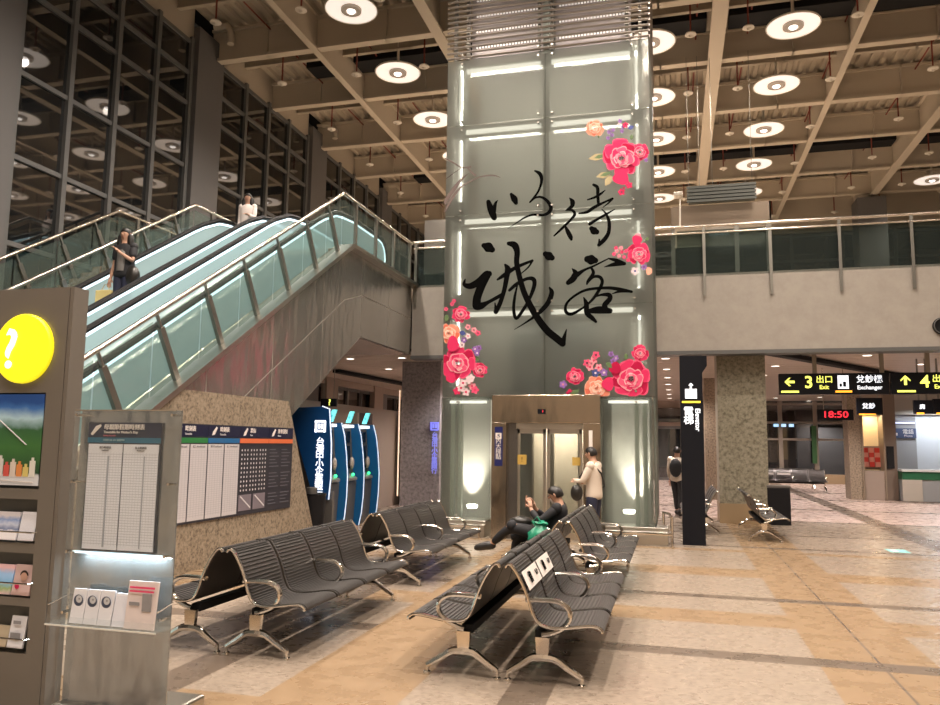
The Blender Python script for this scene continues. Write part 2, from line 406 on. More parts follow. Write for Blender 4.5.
# plank ceiling beneath the mezzanine
plank = mat('ceiling plank', (.58, .50, .42), .4)
b = MB().use(plank); y = YS+.4
while y < YB: b.box(-5.98, XR, y, y+.56, ZB+.10, ZB+.13); y += .6
b.use(blackm).box(-5.98, XR, YS+.3, YB, ZB+.16, ZB+.2)
struct(b.build('ceiling_lower', None))
b = MB().use(plank); y = 14.1
while y < YB: b.box(XL, -6.02, y, y+.56, ZB+.10, ZB+.13); y += .6
b.use(blackm).box(XL, -6.02, 14.1, YB, ZB+.16, ZB+.2)
struct(b.build('ceiling_lower', None))
for (a, c_) in (((2.0, 17.6), (6.2, 24)), ((6.0, 17.6), (11, 23)), (tuple(atz(336, 371, ZB+.03))[:2], tuple(atz(408, 385, ZB+.03))[:2])):
    o = MB().bar((*a, ZB+.03), (*c_, ZB+.03), .22, .1).build('cable_tray', blackm); tag(o, 'black slot tray crossing the plank ceiling under the mezzanine', 'tray', 'black trays in the plank ceiling')
dl = None; dlm = mat('downlight lens', (1, 1, 1), .5, 0, (1., .90, .80), 7.)
for x in (-9.6, -8.0, -6.6, -4.6, -2.6, -.17, 2.6, 4.3, 6.0, 7.8, 10):
    for k in range(8):
        y = (18.6 if x > -6 else 15.3)+2.75*k+(.5 if int(x*10) % 2 else 0)
        if dl is None:
            dl = empty('downlight', (x, y, ZB+.09), 'small recessed downlight shining in the plank ceiling under the mezzanine', 'downlight', 'downlights under the mezzanine')
            MB().lathe([(.12, .0), (.12, -.012), (.10, -.012), (.10, 0)], (x, y, ZB+.1), 20).build('ring', ivory, dl)
            MB().lathe([(.095, .0), (.095, -.008)], (x, y, ZB+.1), 20).build('lens', dlm, dl)
            o = dl
        else: o = copy_tree(dl); o.location = (x, y, ZB+.09)
        if k % 2 == 0 and x in (-8.0, -4.6, -.17, 4.3, 7.8):
            l = bpy.data.lights.new('down', 'SPOT'); l.energy = 850; l.color = (1., .88, .82); l.spot_size = math.radians(140); l.spot_blend = .7; l.shadow_soft_size = .3
            lo = bpy.data.objects.new('down_light', l); C.objects.link(lo); lo.location = (x, y, ZB-.1)
# glass railing on the mezzanine edge
rail = empty('mezzanine_railing', (4, YS, ZT), 'glass and steel tube railing along the edge of the pale mezzanine', 'railing')
for z, r in ((6.40, .03), (6.25, .022)): MB().tube([(-5.95, YS-.04, z), (13.5, YS-.04, z)], r, 10).build('handrail', tubem, rail, True)
posts = [(-5.9), -4.6, -3.3, -1.95, -.6, .70, 2.05, 3.40, 4.75, 6.5, 7.9, 9.3, 10.7, 12.1]
for x in posts: MB().bar((x, YS-.05, 4.85), (x, YS-.05, 6.42), .018, .06).build('post', darksteel, rail)
for x0, x1 in zip(posts, posts[1:]): MB().box(x0+.03, x1-.03, YS+.0, YS+.015, 5.30, 6.25).build('glass_panel', mezzglass, rail)
# columns
def col(x0, x1, y0, y1, z0, z1, m, skirt=None, lab=None):
    b = MB().use(m).box(x0, x1, y0, y1, z0, z1)
    if skirt: b.use(skirt).box(x0-.01, x1+.01, y0-.01, y1+.01, 0, .42)
    return struct(b.build('column', None), lab)
tan_stone = mat('tan stone', (.34, .24, .14), .4)
col(.93, 1.93, 17.55, 18.5, 0, ZB+.1, granite_g, tan_stone, 'square green grey granite column under the mezzanine')
col(.93, 1.9, 25, 26, 0, ZB+.1, granite, None)
col(8.7, 9.5, 36.6, 37.6, 0, ZB+.1, granite_g, None)
lc = col(-6.92, -5.86, 19.0, 20.0, 0, ZB+.1, granite_b, None)
col(6.9, 7.9, 31, 32, ZT, 11.1, pierm)
# lit lettering on the blue grey column
s = empty('column_bank_sign', (-5.97, 18.98, 2.0), 'vertical blue lit bank lettering on the grey granite column', 'sign')
text('台\n灣\n中\n小\n企\n業\n銀\n行', .165, (-5.98, 18.97, 1.36), mat('dim blue letters', (.2, .22, .8), .5, 0, (.25, .28, 1.), 1.1), s, bold=.002, spacing=.78)
b = MB()
p0 = (-6.09, 1.96)
for x0, x1, z0, z1 in ((0, .2, .17, .20), (0, .2, -.01, .02), (-.01, .02, 0, .2), (.18, .21, 0, .2), (.04, .08, .05, .15), (.11, .16, .05, .15)): b.box(p0[0]+x0, p0[0]+x1, 18.955, 18.985, p0[1]+z0, p0[1]+z1)
b.build('emblem', MATS['dim blue letters'], s)

# ================================================================== LIFT TOWER
YT = 13.4
TX0, TX1, TZ = -4.10, -.31, 8.95
tw = empty('lift_tower', (-2.2, YT, 0), 'tall frosted glass lift tower printed with black calligraphy and pink peonies', 'lift tower')
cols3 = [TX0, -2.2, TX1]; rows = [2.47, 4.10, 5.87, 7.63, TZ]
for i in range(2):
    for k in range(4):
        x0, x1 = cols3[i]+.008, cols3[i+1]-.008
        MB().box(x0, x1, YT, YT+.02, rows[k]+.008, rows[k+1]-.008).build('glass_panel', frost, tw)
for z0, z1 in zip([.28]+rows, rows+[TZ]):
    if z1 > z0: MB().box(TX1-.02, TX1, YT+.03, YT+2.6, z0+.008, z1-.008).build('side_glass', frost, tw); MB().box(TX0, TX0+.02, YT+.03, YT+2.6, z0+.008, z1-.008).build('side_glass', frost, tw)
MB().box(TX0, -3.18, YT, YT+.02, .28, 2.46).build('lower_glass', frost_low, tw)
MB().box(-1.21, TX1, YT, YT+.02, .28, 2.46).build('lower_glass', frost_low, tw)
# frame behind the glass
fr = mat('tower frame', (.34, .37, .33), .5)
for x in (-3.92, -3.78, -2.2, -.62, -.48): MB().box(x-.035, x+.035, YT+.12, YT+.24, .28, TZ).build('upright', fr, tw) if x != -2.2 else MB().box(x-.06, x+.06, YT+.12, YT+.24, 2.5, TZ+2.6).build('upright', fr, tw)
for z in rows[:-1]+[TZ-.1]: MB().box(-3.95, -.45, YT+.14, YT+.22, z-.04, z+.03).build('crossbar', fr, tw)
for z in rows[1:-1]+[TZ-.1]:
    for xa, xb in ((-3.74, -2.30), (-2.10, -.66)): MB().box(xa, xb, YT+.10, YT+.125, z-.14, z-.055).build('light_strip', strip_l, tw)
for xa, xb in ((-3.98, -3.28), (-1.1, -.42)): MB().box(xa, xb, YT+.10, YT+.125, 2.36, 2.41).build('light_strip', strip_l, tw)
for x in (-3.85, -.55):
    for z0, z1 in zip(rows, rows[1:]): MB().box(x-.022, x+.022, YT+.08, YT+.10, z0+.3, z1-.28).build('light_strip', strip_l, tw)
# shaft lining behind the glass
lin = mat('shaft lining', (.50, .48, .44), .6, 0.)
b = MB().box(-3.7, -.7, YT+1.0, YT+1.04, 2.6, 10.3).box(-4.0, -.42, YT+2.55, YT+2.6, 0, TZ)
b.build('shaft_lining', lin, tw)
b = MB().box(-3.98, -3.28, YT+.85, YT+.9, 0, 2.5).box(-1.1, -.42, YT+.85, YT+.9, 0, 2.5); b.build('shaft_lining', lin, tw)
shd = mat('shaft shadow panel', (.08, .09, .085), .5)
MB().box(-2.95, -1.35, YT+.75, YT+.8, 2.6, 4.0).build('lift_car_shade', shd, tw)  # flat dark panel for the car, shaft shade put into its colour
# glass fittings
ft = MB()
for z in rows:
    for x in (-3.80, -2.33, -2.07, -.62):
        for dz in (-.09, .09): ft.tube([(x, YT-.025, z+dz), (x, YT+.1, z+dz)], .02, 8)
o = ft.build('glass_fittings', steel, tw); o['kind'] = 'stuff'
# louvres above
lv = MB(); z = TZ+.03
while z < 11.6:
    lv.tube([(TX0, YT-.02, z), (TX1, YT-.02, z)], .022, 6)
    lv.tube([(TX1, YT-.02, z), (TX1, YT+2.5, z)], .022, 6); z += .105
lv.build('louvre_slats', mat('louvre tube', (.34, .31, .28), .35, .9), tw)
MB().box(-3.75, -2.32, YT+.5, YT+.53, TZ+.05, 11.6).box(-2.08, -.65, YT+.5, YT+.53, TZ+.05, 11.6).build('perforated_panel', None or mat('perforated white', (.42, .37, .36), .5), tw)
pf = MB(); 
for z in [TZ+.45+.33*k for k in range(7)]:
    for x0 in (-3.65, -2.0):
        for k in range(22): pf.box(x0+k*.06, x0+k*.06+.03, YT+.46, YT+.47, z, z+.05)
for k in range(8):
    z = TZ+.3+k*.33; pf.box(-3.72, -2.35, YT+.44, YT+.46, z-.03, z-.012).box(-2.05, -.68, YT+.44, YT+.46, z-.03, z-.012)
pf.build('perforation', mat('perforation glow', (1, .95, .9), .5, 0, (1, .9, .84), .9), tw)
for x in (-3.95, -3.7, -2.32, -2.08, -.7, -.47): MB().box(x-.03, x+.03, YT+.02, YT+.1, TZ, 11.6).build('louvre_post', darksteel, tw)
MB().box(TX0, TX1, YT-.01, YT+2.6, 11.6, 11.66).build('cap', greyframe, tw)
# plinth with low guard tube
for x0, x1 in ((TX0-.05, -3.24), (-1.16, -.12)):
    MB().box(x0, x1, YT-.14, YT+2.6 if x0 < -3 else YT+.6, 0, .22).box(x0, x1, YT-.05, YT+.5, .2, .28).build('plinth', steel, tw, bevel=.01)
for x0, x1 in ((TX0-.02, -3.3), (-1.12, -.06)):
    MB().tube([(x0, YT-.28, .0), (x0, YT-.28, .2), (x1, YT-.28, .2), (x1, YT-.28, 0)], .025, 8).build('kick_rail', chrome, tw, True)
MB().tube([(-.06, YT-.26, 0), (-.06, YT-.26, .47), (-.10, YT+.1, .5), (-.2, YT+.4, .5), (-.2, YT+.4, .0)], .025, 8).build('end_rail', chrome, tw, True)
# uplights in the lower bays
for x in (-3.62, -.78):
    MB().lathe([(.09, 0), (.11, .05), (.09, .07)], (x, YT+.45, .45), 16).build('uplight', mat('uplight lens', (1, 1, 1), .5, 0, (1, .95, .82), 14.), tw)
    l = bpy.data.lights.new('up', 'SPOT'); l.energy = 800; l.color = (1, .93, .8); l.spot_size = math.radians(60); l.spot_blend = .9; l.shadow_soft_size = .08
    lo = bpy.data.objects.new('up_light', l); C.objects.link(lo); lo.parent = tw; lo.location = Vector((x+.1*(1 if x < -2 else -1)*-1, YT+.66, .5))-ORG[tw.name]; lo.rotation_euler = (PI-.15, 0, 0)
def area(loc, sx, sy_, e, col_, rot=(0, 0, 0), parent=None):
    l = bpy.data.lights.new('area', 'AREA'); l.shape = 'RECTANGLE'; l.size = sx; l.size_y = sy_; l.energy = e; l.color = col_
    o = bpy.data.objects.new('area_light', l); C.objects.link(o); o.rotation_euler = rot
    if parent: o.parent = parent; o.location = Vector(loc)-ORG[parent.name]
    else: o.location = loc
    return o
for z, en_ in zip(rows[1:], (16, 22, 34, 46)):
    for x in (-3.02, -1.38): area((x, YT+.3, z-.16), 1.4, .05, en_, (1, .95, .84), (0.25, 0, 0), tw)
for z in (3.3, 5.0, 6.8, 8.3):
    area((-3.85, YT+.16, z), .04, 1.2, 10, (1, .95, .84), (PI/2, 0, PI), tw)   # faces into the shaft
    area((-.55, YT+.16, z), .04, 1.2, 10, (1, .95, .84), (PI/2, 0, PI), tw)
area((-2.2, YT+.3, 9.2), 3.0, .1, 6, (1, .93, .88), (PI-.5, 0, 0), tw)

# calligraphy, brushed straight onto the glass
ink = mat('black ink', (.004, .004, .004), 1., spec=0.); brown_ink = mat('brown branch print', (.13, .09, .08), .6)
def stroke(b, pts, ox, oy, sc, Y):
    P = [(ox+x/sc, oy+y/sc, w/sc/2*1.2) for x, y, w in pts]; Q = []
    n = len(P)
    for i in range(n-1):
        p0, p1, p2, p3 = P[max(i-1, 0)], P[i], P[i+1], P[min(i+2, n-1)]
        for k in range(8):
            t = k/8; Q.append(tuple(.5*((2*p1[j])+(-p0[j]+p2[j])*t+(2*p0[j]-5*p1[j]+4*p2[j]-p3[j])*t*t+(-p0[j]+3*p1[j]-3*p2[j]+p3[j])*t**3) for j in range(3)))
    Q.append(P[-1]); vs = []
    for i, q in enumerate(Q):
        a, c_ = Q[max(i-1, 0)], Q[min(i+1, len(Q)-1)]; dx, dy = c_[0]-a[0], c_[1]-a[1]; l = math.hypot(dx, dy) or 1; w = max(q[2], .12)
        vs.append(aty(q[0]-dy/l*w, q[1]+dx/l*w, Y)); vs.append(aty(q[0]+dy/l*w, q[1]-dx/l*w, Y))
    b.add(vs, [(2*i, 2*i+1, 2*i+3, 2*i+2) for i in range(len(Q)-1)])
    for q, yy in ((Q[0], .0005), (Q[-1], .001)):
        w = max(q[2], .12); b.add([aty(q[0]+w*cos(2*PI*k/12), q[1]+w*sin(2*PI*k/12), Y-yy) for k in range(12)], [tuple(range(12))])
YI = YT-.012
chars = [
 ((470, 160, 10.067), [[(185,420,36),(205,480,55),(228,540,60),(243,580,48)], [(238,520,40),(256,440,26),(280,405,5)], [(415,345,26),(445,390,55),(462,430,36)],
   [(655,110,16),(700,135,32),(720,180,30),(715,240,22),(690,310,18),(650,370,18),(602,425,14)], [(605,425,12),(660,380,16),(720,375,22),(780,415,28),(815,480,32),(790,530,28),(730,555,22),(640,550,20),(560,575,16),(480,625,10),(380,690,3)]]),
 ((545, 170, 8.81), [[(218,248,10),(242,280,36),(235,320,28),(185,355,12)], [(190,353,12),(240,355,20),(262,390,22),(225,440,18),(160,505,20),(80,580,12)], [(175,490,12),(200,540,32),(225,590,34),(232,612,20)],
   [(428,130,20),(462,155,26),(465,220,24),(470,290,22)], [(375,262,10),(440,240,18),(490,210,18),(530,178,6)], [(300,382,12),(370,370,22),(440,325,24),(520,285,16),(595,252,18)], [(595,255,14),(560,290,12),(510,330,5)],
   [(395,475,26),(450,440,20),(530,395,18),(615,345,6)], [(500,345,6),(540,390,18),(565,460,26),(560,550,28),(525,610,32),(475,660,26)], [(475,660,18),(478,612,12)], [(410,515,36),(432,535,58),(455,545,40)]]),
 ((455, 235, 5.875), [[(170,62,26),(195,72,50),(218,86,30)], [(60,260,6),(55,290,20),(90,300,30),(140,275,36),(185,235,40),(200,228,30)], [(187,235,40),(155,300,40),(130,370,40),(128,415,44)], [(130,418,40),(155,415,34),(195,395,18),(250,365,18),(275,350,16)],
   [(295,175,12),(310,200,30),(305,240,26),(290,320,22),(265,400,22),(240,450,24)], [(240,455,18),(235,400,6)], [(250,262,10),(290,235,20),(360,190,18),(455,150,12)], [(455,152,10),(430,190,8),(390,225,5)],
   [(315,50,20),(350,60,34),(365,100,28),(362,160,26),(375,230,26),(400,320,28),(430,390,30),(480,480,34),(540,560,36),(600,610,36),(632,638,32)], [(632,636,30),(645,590,16),(655,555,5)],
   [(320,325,14),(360,290,18),(420,258,16),(460,260,22),(465,300,20),(435,380,16),(400,440,16),(360,490,16),(345,440,16),(350,370,14),(365,300,8)], [(556,310,10),(568,340,24),(545,400,24),(490,460,20),(430,505,10),(350,555,3)], [(532,112,28),(552,124,44),(570,134,28)]]),
 ((555, 240, 7.833), [[(255,150,46),(285,155,66),(315,160,40)], [(135,225,8),(160,260,38),(140,305,42),(102,335,30)], [(110,325,30),(170,275,32),(230,235,18),(300,205,14),(420,145,8)], [(420,145,10),(480,160,26),(545,185,22)], [(545,188,18),(470,190,28),(385,212,4)],
   [(285,220,16),(300,260,22),(260,320,20),(250,345,12)], [(255,335,12),(300,290,18),(350,290,22),(370,330,22),(340,400,22),(290,470,18),(220,530,14),(130,580,22),(85,560,22),(90,500,18),(150,440,16),(250,390,18),(400,375,20),(500,385,24),(600,405,18)], [(600,405,14),(520,400,20),(450,420,6)],
   [(225,450,8),(245,500,32),(250,570,34),(290,610,30),(320,640,18)], [(300,450,10),(360,430,16),(420,430,30),(430,460,32),(390,510,36),(400,550,40)], [(280,555,34),(350,548,50),(430,555,36)]])]
for (ox, oy, sc), sts in chars:
    b = MB()
    for st in sts: stroke(b, st, ox, oy, sc, YI-.001*random.random())
    tag(b.build('calligraphy_character', ink, tw), 'black brush written character')
b = MB()
for st in ([(118,222,8),(190,260,10),(250,295,10),(318,288,10)], [(298,300,10),(325,332,12),(355,355,14)], [(550,370,4),(490,355,10),(400,365,8),(330,395,8),(240,450,12),(170,540,18),(118,635,10)], [(300,340,4),(235,400,18),(175,480,26),(128,548,24),(122,580,14)], [(240,300,3),(190,335,5),(130,380,4)]):
    stroke(b, st, 430, 130, 7.833, YI)
tag(b.build('branch_print', brown_ink, tw), 'brown printed twig with slender leaves')

# peonies printed on the glass
pk = [mat('peony %d' % i, c, .8, spec=.1) for i, c in enumerate([(.45, .012, .06), (.66, .035, .12), (.78, .10, .20), (.82, .30, .36), (.84, .52, .55)])]
co = [mat('coral %d' % i, c, .8, spec=.1) for i, c in enumerate([(.72, .16, .10), (.84, .27, .18), (.88, .42, .30), (.92, .58, .46), (.92, .72, .62)])]
lf = [mat('leaf green', (.10, .16, .06), .6), mat('leaf beige', (.42, .34, .18), .6), mat('blossom purple', (.26, .12, .40), .6), mat('blossom blue', (.05, .07, .25), .6), mat('blossom white', (.80, .62, .66), .6), mat('flower heart', (.08, .01, .03), .6)]
LAY = [0]
def blob(b, cx, cy, rx, ry, ang, m, pt=1.):
    LAY[0] += 1; Y = YI-.0006*(LAY[0] % 60)-.002
    vs = []; n = 14
    for k in range(n):
        t = 2*PI*k/n; r = 1+.09*sin(3*t+cx)*pt; x, y = rx*r*cos(t), ry*r*sin(t)
        px_, py_ = cx+x*cos(ang)-y*sin(ang), min(cy+x*sin(ang)+y*cos(ang), 396.3)
        vs.append(aty(max(443.5 if py_ > 200 else 0, min(px_, 653)), py_, Y))
    b.use(m).add(vs, [tuple(range(n))])
def leaf(b, x0, y0, x1, y1, w, m):
    LAY[0] += 1; Y = YI-.0006*(LAY[0] % 60)-.001; dx, dy = x1-x0, y1-y0; l = math.hypot(dx, dy); nx, ny = -dy/l*w, dx/l*w
    pts = [(x0, y0), (x0+dx*.3+nx*.8, y0+dy*.3+ny*.8), (x0+dx*.6+nx, y0+dy*.6+ny), (x1, y1), (x0+dx*.6-nx, y0+dy*.6-ny), (x0+dx*.3-nx*.8, y0+dy*.3-ny*.8)]
    b.use(m).add([aty(*p, Y) for p in pts], [tuple(range(6))])
def peony(b, cx, cy, r, pal=pk, seed=0, full=1.):
    R = random.Random(seed); LAY[0] = (LAY[0]//60)*60
    n = 8; a0 = R.random()*6
    for k in range(n):      # big outer petals: dark base, lighter lip
        a = a0+2*PI*k/n+R.uniform(-.2, .2); q = r*R.uniform(.58, .70); x, y = cx+q*cos(a), cy+q*sin(a)*.92; w = r*R.uniform(.30, .38)
        blob(b, x, y, w*.86, w, a, pal[2], 1.6); blob(b, x-r*.05*cos(a), y-r*.05*sin(a), w*.80, w*.92, a, pal[1] if k % 3 else pal[0], 1.6)
    for k in range(7):
        a = a0+.4+2*PI*k/7+R.uniform(-.2, .2); q = r*R.uniform(.34, .44); x, y = cx+q*cos(a), cy+q*sin(a)*.9; w = r*R.uniform(.22, .28)
        blob(b, x, y, w*.8, w*1.1, a, pal[3], 1.8); blob(b, x-r*.045*cos(a), y-r*.045*sin(a), w*.74, w, a, pal[1] if k % 2 else pal[2], 1.8)
    for k in range(9):      # crumpled pale heart petals
        a = a0+2*PI*k/9; q = r*R.uniform(.16, .30); x, y = cx+q*cos(a), cy+q*sin(a)+r*.03; w = r*R.uniform(.10, .15)
        blob(b, x, y, w*.6, w*1.2, a, pal[4] if k % 3 == 0 else pal[3], 2.); blob(b, x-r*.02*cos(a), y-r*.02*sin(a), w*.42, w*.9, a, pal[2] if k % 2 else pal[3], 2.)
    for k in range(5): a = k*1.3+seed; blob(b, cx+r*.07*cos(a), cy+r*.07*sin(a), r*.045, r*.03, a, lf[5] if pal is pk else pal[0])
def blossom(b, cx, cy, r, m, h=None):
    for k in range(5): a = 2*PI*k/5+cx; blob(b, cx+r*.6*cos(a), cy+r*.6*sin(a), r*.45, r*.38, a, m)
    blob(b, cx, cy, r*.28, r*.28, 0, h or lf[5])
b = MB()
leaf(b, 607, 155, 588, 159, 3.5, lf[1]); leaf(b, 606, 155, 594, 158, 2, lf[0]); leaf(b, 611, 173, 596, 177, 3.2, lf[1]); leaf(b, 612, 175, 605, 186, 3.5, lf[1]); leaf(b, 612, 172, 600, 176, 1.8, lf[0]); leaf(b, 631, 140, 632, 134, 2, lf[0])
leaf(b, 598, 135, 599, 138.5, 1, lf[0])
peony(b, 640, 152, 10, pk, 3); peony(b, 621.5, 157.5, 21, pk, 1); blob(b, 621, 178, 8, 7, 0, pk[1]); peony(b, 595, 128, 10, co, 2)
for x, y, c_ in ((609,132,2),(612,135,2),(608,138,2),(613,130,2),(620,121,2),(623,127,2),(619,125,4),(622,131,2),(646,160,2)): blossom(b, x, y, 2.1, lf[c_])
blossom(b, 625.5, 125, 3, pk[1]); leaf(b, 628, 129, 634, 126, 2.2, lf[3]); blossom(b, 629, 185, 3.5, pk[1]); blossom(b, 621.5, 192, 3.5, pk[1]); blossom(b, 624, 188, 1.5, pk[2])
tag(b.build('peony_pattern', None, tw), 'printed pink peony with small coral rose above')
b = MB()
for x, y in ((614,254),(617,251),(619,256),(622,252),(624,257),(626,251),(628,260),(621,248),(616,248)): blossom(b, x, y, 2.2, pk[3] if int(x) % 2 else pk[2], pk[1])
leaf(b, 645, 241, 649, 237, 1.6, lf[0]); blob(b, 638, 236, 3, 3, 0, pk[3]); blob(b, 637, 240, 5, 5, 0, pk[1])
peony(b, 639, 254, 13, pk, 5); blossom(b, 635, 271, 4, lf[4], lf[3]); blossom(b, 644, 267, 3, lf[2]); blob(b, 649, 271, 3, 4, 0, co[2])
tag(b.build('peony_pattern', None, tw), 'printed pink peony beside pale buds')
b = MB()
leaf(b, 447, 314, 446, 322, 2.5, lf[0]); leaf(b, 474, 356, 480, 361, 2, lf[0]); leaf(b, 446, 378, 450, 383, 2, lf[0])
for x, y in ((452,304),(454,301),(446,309)): blossom(b, x, y, 2.2, pk[2])
peony(b, 449, 333, 12, co, 7); peony(b, 461, 314, 10, pk, 8)
for x, y, m_, h in ((468,327,pk[3],None),(474,330,pk[3],None),(478,333,pk[2],None),(464,340,lf[2],lf[4]),(462,345,lf[4],None),(468,336,lf[4],pk[1]),(475,349,lf[2],lf[4]),(479,348,lf[2],None),(477,353,lf[2],lf[4])): blossom(b, x, y, 3, m_, h)
leaf(b, 459, 332, 466, 334, 2.5, lf[3])
for x, y, m_ in ((463,383,lf[4]),(469,380,lf[4]),(472,386,pk[3]),(475,390,pk[2]),(466,392,lf[4]),(457,391,pk[1]),(471,378,lf[4]),(461,388,lf[4])): blossom(b, x, y, 4, m_, pk[1])
peony(b, 480, 370, 8.5, pk, 9); peony(b, 458, 363, 19, pk, 10); blob(b, 453, 344, 6, 8, 0, pk[1]); blob(b, 451, 378, 5, 5, 0, pk[1])
tag(b.build('peony_pattern', None, tw), 'printed pink and coral peony spray')
b = MB()
leaf(b, 580, 390, 570, 394, 2.5, lf[0]); leaf(b, 612, 368, 606, 362, 2.5, lf[0]); leaf(b, 626, 360, 626, 353, 2, lf[0])
for x, y, m_, h in ((593.5,360.5,pk[3],pk[1]),(590,367,pk[3],pk[1]),(598.5,367.5,pk[3],pk[1]),(595.5,373,lf[3],lf[4]),(604,372.5,lf[2],lf[4]),(596,355,pk[2],None),(611,354,lf[2],None),(616,358,lf[2],lf[4]),(613,361,lf[2],None),(563,384.5,lf[2],pk[3]),(570,393,pk[1],None),(587,363,pk[2],None)): blossom(b, x, y, 4 if x < 610 else 3, m_, h)
peony(b, 597, 388, 14, co, 11); peony(b, 575, 376.5, 10, pk, 12); peony(b, 640, 353, 9.5, pk, 13); peony(b, 631, 379, 22, pk, 14); blob(b, 615, 368, 6, 6, 0, pk[0]); blob(b, 608, 384, 6, 7, 0, pk[1])
tag(b.build('peony_pattern', None, tw), 'printed large pink peony with coral rose and blossom sprigs')

# ---- lift entrance
en = empty('lift_entrance', (-2.2, 13.15, 0), 'stainless lift doorway with glass doors at the foot of the tower', 'lift entrance')
EY = 13.15
pst = noise_metal('portal steel', (.42, .36, .29), .17, (.8, .8, .25), .06)
MB().box(-3.10, -1.205, EY, YT+.4, 2.0, 2.49).build('header', pst, en, bevel=.01)
MB().box(-3.10, -2.84, EY, YT+.1, 0, 2.0).build('jamb', pst, en, bevel=.006)
MB().box(-1.50, -1.205, EY, YT+.1, 0, 2.0).build('jamb', pst, en, bevel=.006)
MB().box(-2.84, -2.66, EY+.12, YT+.1, 0, 2.0).build('side_panel', mat('dim steel', (.22, .21, .2), .25, .9), en)
MB().box(-2.68, -1.52, EY+.1, EY+.2, 1.90, 2.0).build('transom', steel, en)
for x0, x1 in ((-2.67, -2.16), (-2.14, -1.53)):
    d = MB().box(x0, x0+.05, EY+.14, EY+.19, 0.02, 1.9).box(x1-.05, x1, EY+.14, EY+.19, 0.02, 1.9).box(x0, x1, EY+.14, EY+.19, .02, .14).box(x0, x1, EY+.14, EY+.19, 1.82, 1.9).build('door', steel, en)
    MB().box(x0+.05, x1-.05, EY+.155, EY+.175, .14, 1.82).build('door_glass', doorglass, d)
yst = mat('yellow sticker', (.55, .36, .08), .5)
MB().box(-2.66, -2.50, EY+.13, EY+.138, 1.28, 1.45).build('sticker', yst, en); MB().box(-1.70, -1.56, EY+.13, EY+.138, 1.28, 1.42).build('sticker', yst, en)
text('!', .12, (-2.58, EY+.125, 1.365), signblack, en)
b = MB().box(-2.28, -2.14, EY-.015, EY, 2.16, 2.24); b.build('floor_indicator', signblack, en); text('1', .06, (-2.19, EY-.02, 2.2), red_l, en)
sg = MB().box(-3.04, -2.90, EY-.02, EY, 1.25, 1.93).build('sign_plate', mat('navy plate', (.008, .012, .10), .4), en)
text('♿\n內\n大\n梯\n點', .105, (-2.97, EY-.025, 1.585), whitep, en, spacing=.86)
MB().box(-1.40, -1.34, EY-.015, EY, 1.55, 1.88).build('notice_strip', whitep, en)
# lit room seen through the doors
MB().box(-2.68, -1.52, EY+1.9, EY+1.95, 0, 2.3).build('car_rear_wall', mat('car rear beige', (.62, .54, .43), .5), en)
MB().box(-2.64, -2.60, EY+1.3, EY+1.4, .1, 2.0).build('car_post', steel, en)
MB().box(-2.30, -2.20, EY+1.3, EY+1.4, .1, 2.0).box(-1.75, -1.70, EY+1.3, EY+1.4, .1, 2).build('car_post', steel, en)
MB().box(-2.7, -1.5, EY+.3, EY+1.9, 2.28, 2.3).build('car_ceiling', mat('car light', (1, 1, 1), .5, 0, (1, .9, .75), 3.), en)
area((-2.1, EY+1.2, 2.2), 1, .8, 110, (1, .88, .72), (0, 0, 0), en)

# ================================================================== UPPER LANDING BOX ON THE MEZZANINE
ub = empty('upper_lift_lobby', (1.2, 19, ZT), 'glass lift lobby with polished steel fascia standing on the mezzanine', 'lift lobby')
MB().box(.02, 2.34, 19, 19.04, 7.0, 7.5).box(2.30, 2.34, 19, 21, 7.0, 7.5).build('fascia', mat('bronze steel', (.20, .155, .115), .35, .6), ub)
MB().box(.02, 2.3, 19.02, 21, 6.96, 7.0).build('soffit', mat('soffit white', (.55, .5, .45), .6), ub)
for x in (.06, 1.55, 2.27): MB().box(x-.05, x+.05, 19.05, 19.15, ZT, 7.0).build('post', darksteel, ub)
MB().box(.15, 2.25, 19.1, 19.12, ZT, 6.9).build('glass_panel', mezzglass, ub)
MB().box(.35, .85, 19.6, 19.7, ZT, 6.4).build('door', blackm, ub)
for k in range(4): MB().box(.92+.13*k, 1.01+.13*k, 19.3, 19.33, 6.80, 6.88).build('lamp', wht_l, ub)
lvr = empty('hanging_louvre_sign', (1.2, 19, 7.6), 'grey slatted box hanging above the glass lift lobby', 'louvre')
b = MB()
for k in range(5): b.box(.40, 1.98, 18.6, 18.64, 7.46+.085*k, 7.52+.085*k)
b.build('louvre_slats', mat('green grey slat', (.10, .105, .095), .45, .5), lvr)
for x in (.45, .7, 1.0, 1.9): MB().tube([(x, 18.7, 7.86), (x, 18.7, 11.2)], .007, 6).build('hanger', darksteel, lvr)
MB().box(.44, 1.95, 18.66, 18.8, 7.46, 7.86).build('box', mat('slat back', (.10, .105, .095), .5), lvr)
# steel clad lobby seen left of the tower
ul = empty('steel_kiosk', (-5.3, 19, ZT), 'polished steel fascia box seen behind the glass railing left of the tower', 'kiosk')
MB().box(-6.55, -4.2, 19.5, 19.55, 6.2, 7.72).build('fascia', steel, ul)
MB().box(-6.5, -4.2, 19.44, 19.5, 5.4, 6.2).build('glass_panel', mezzglass, ul)

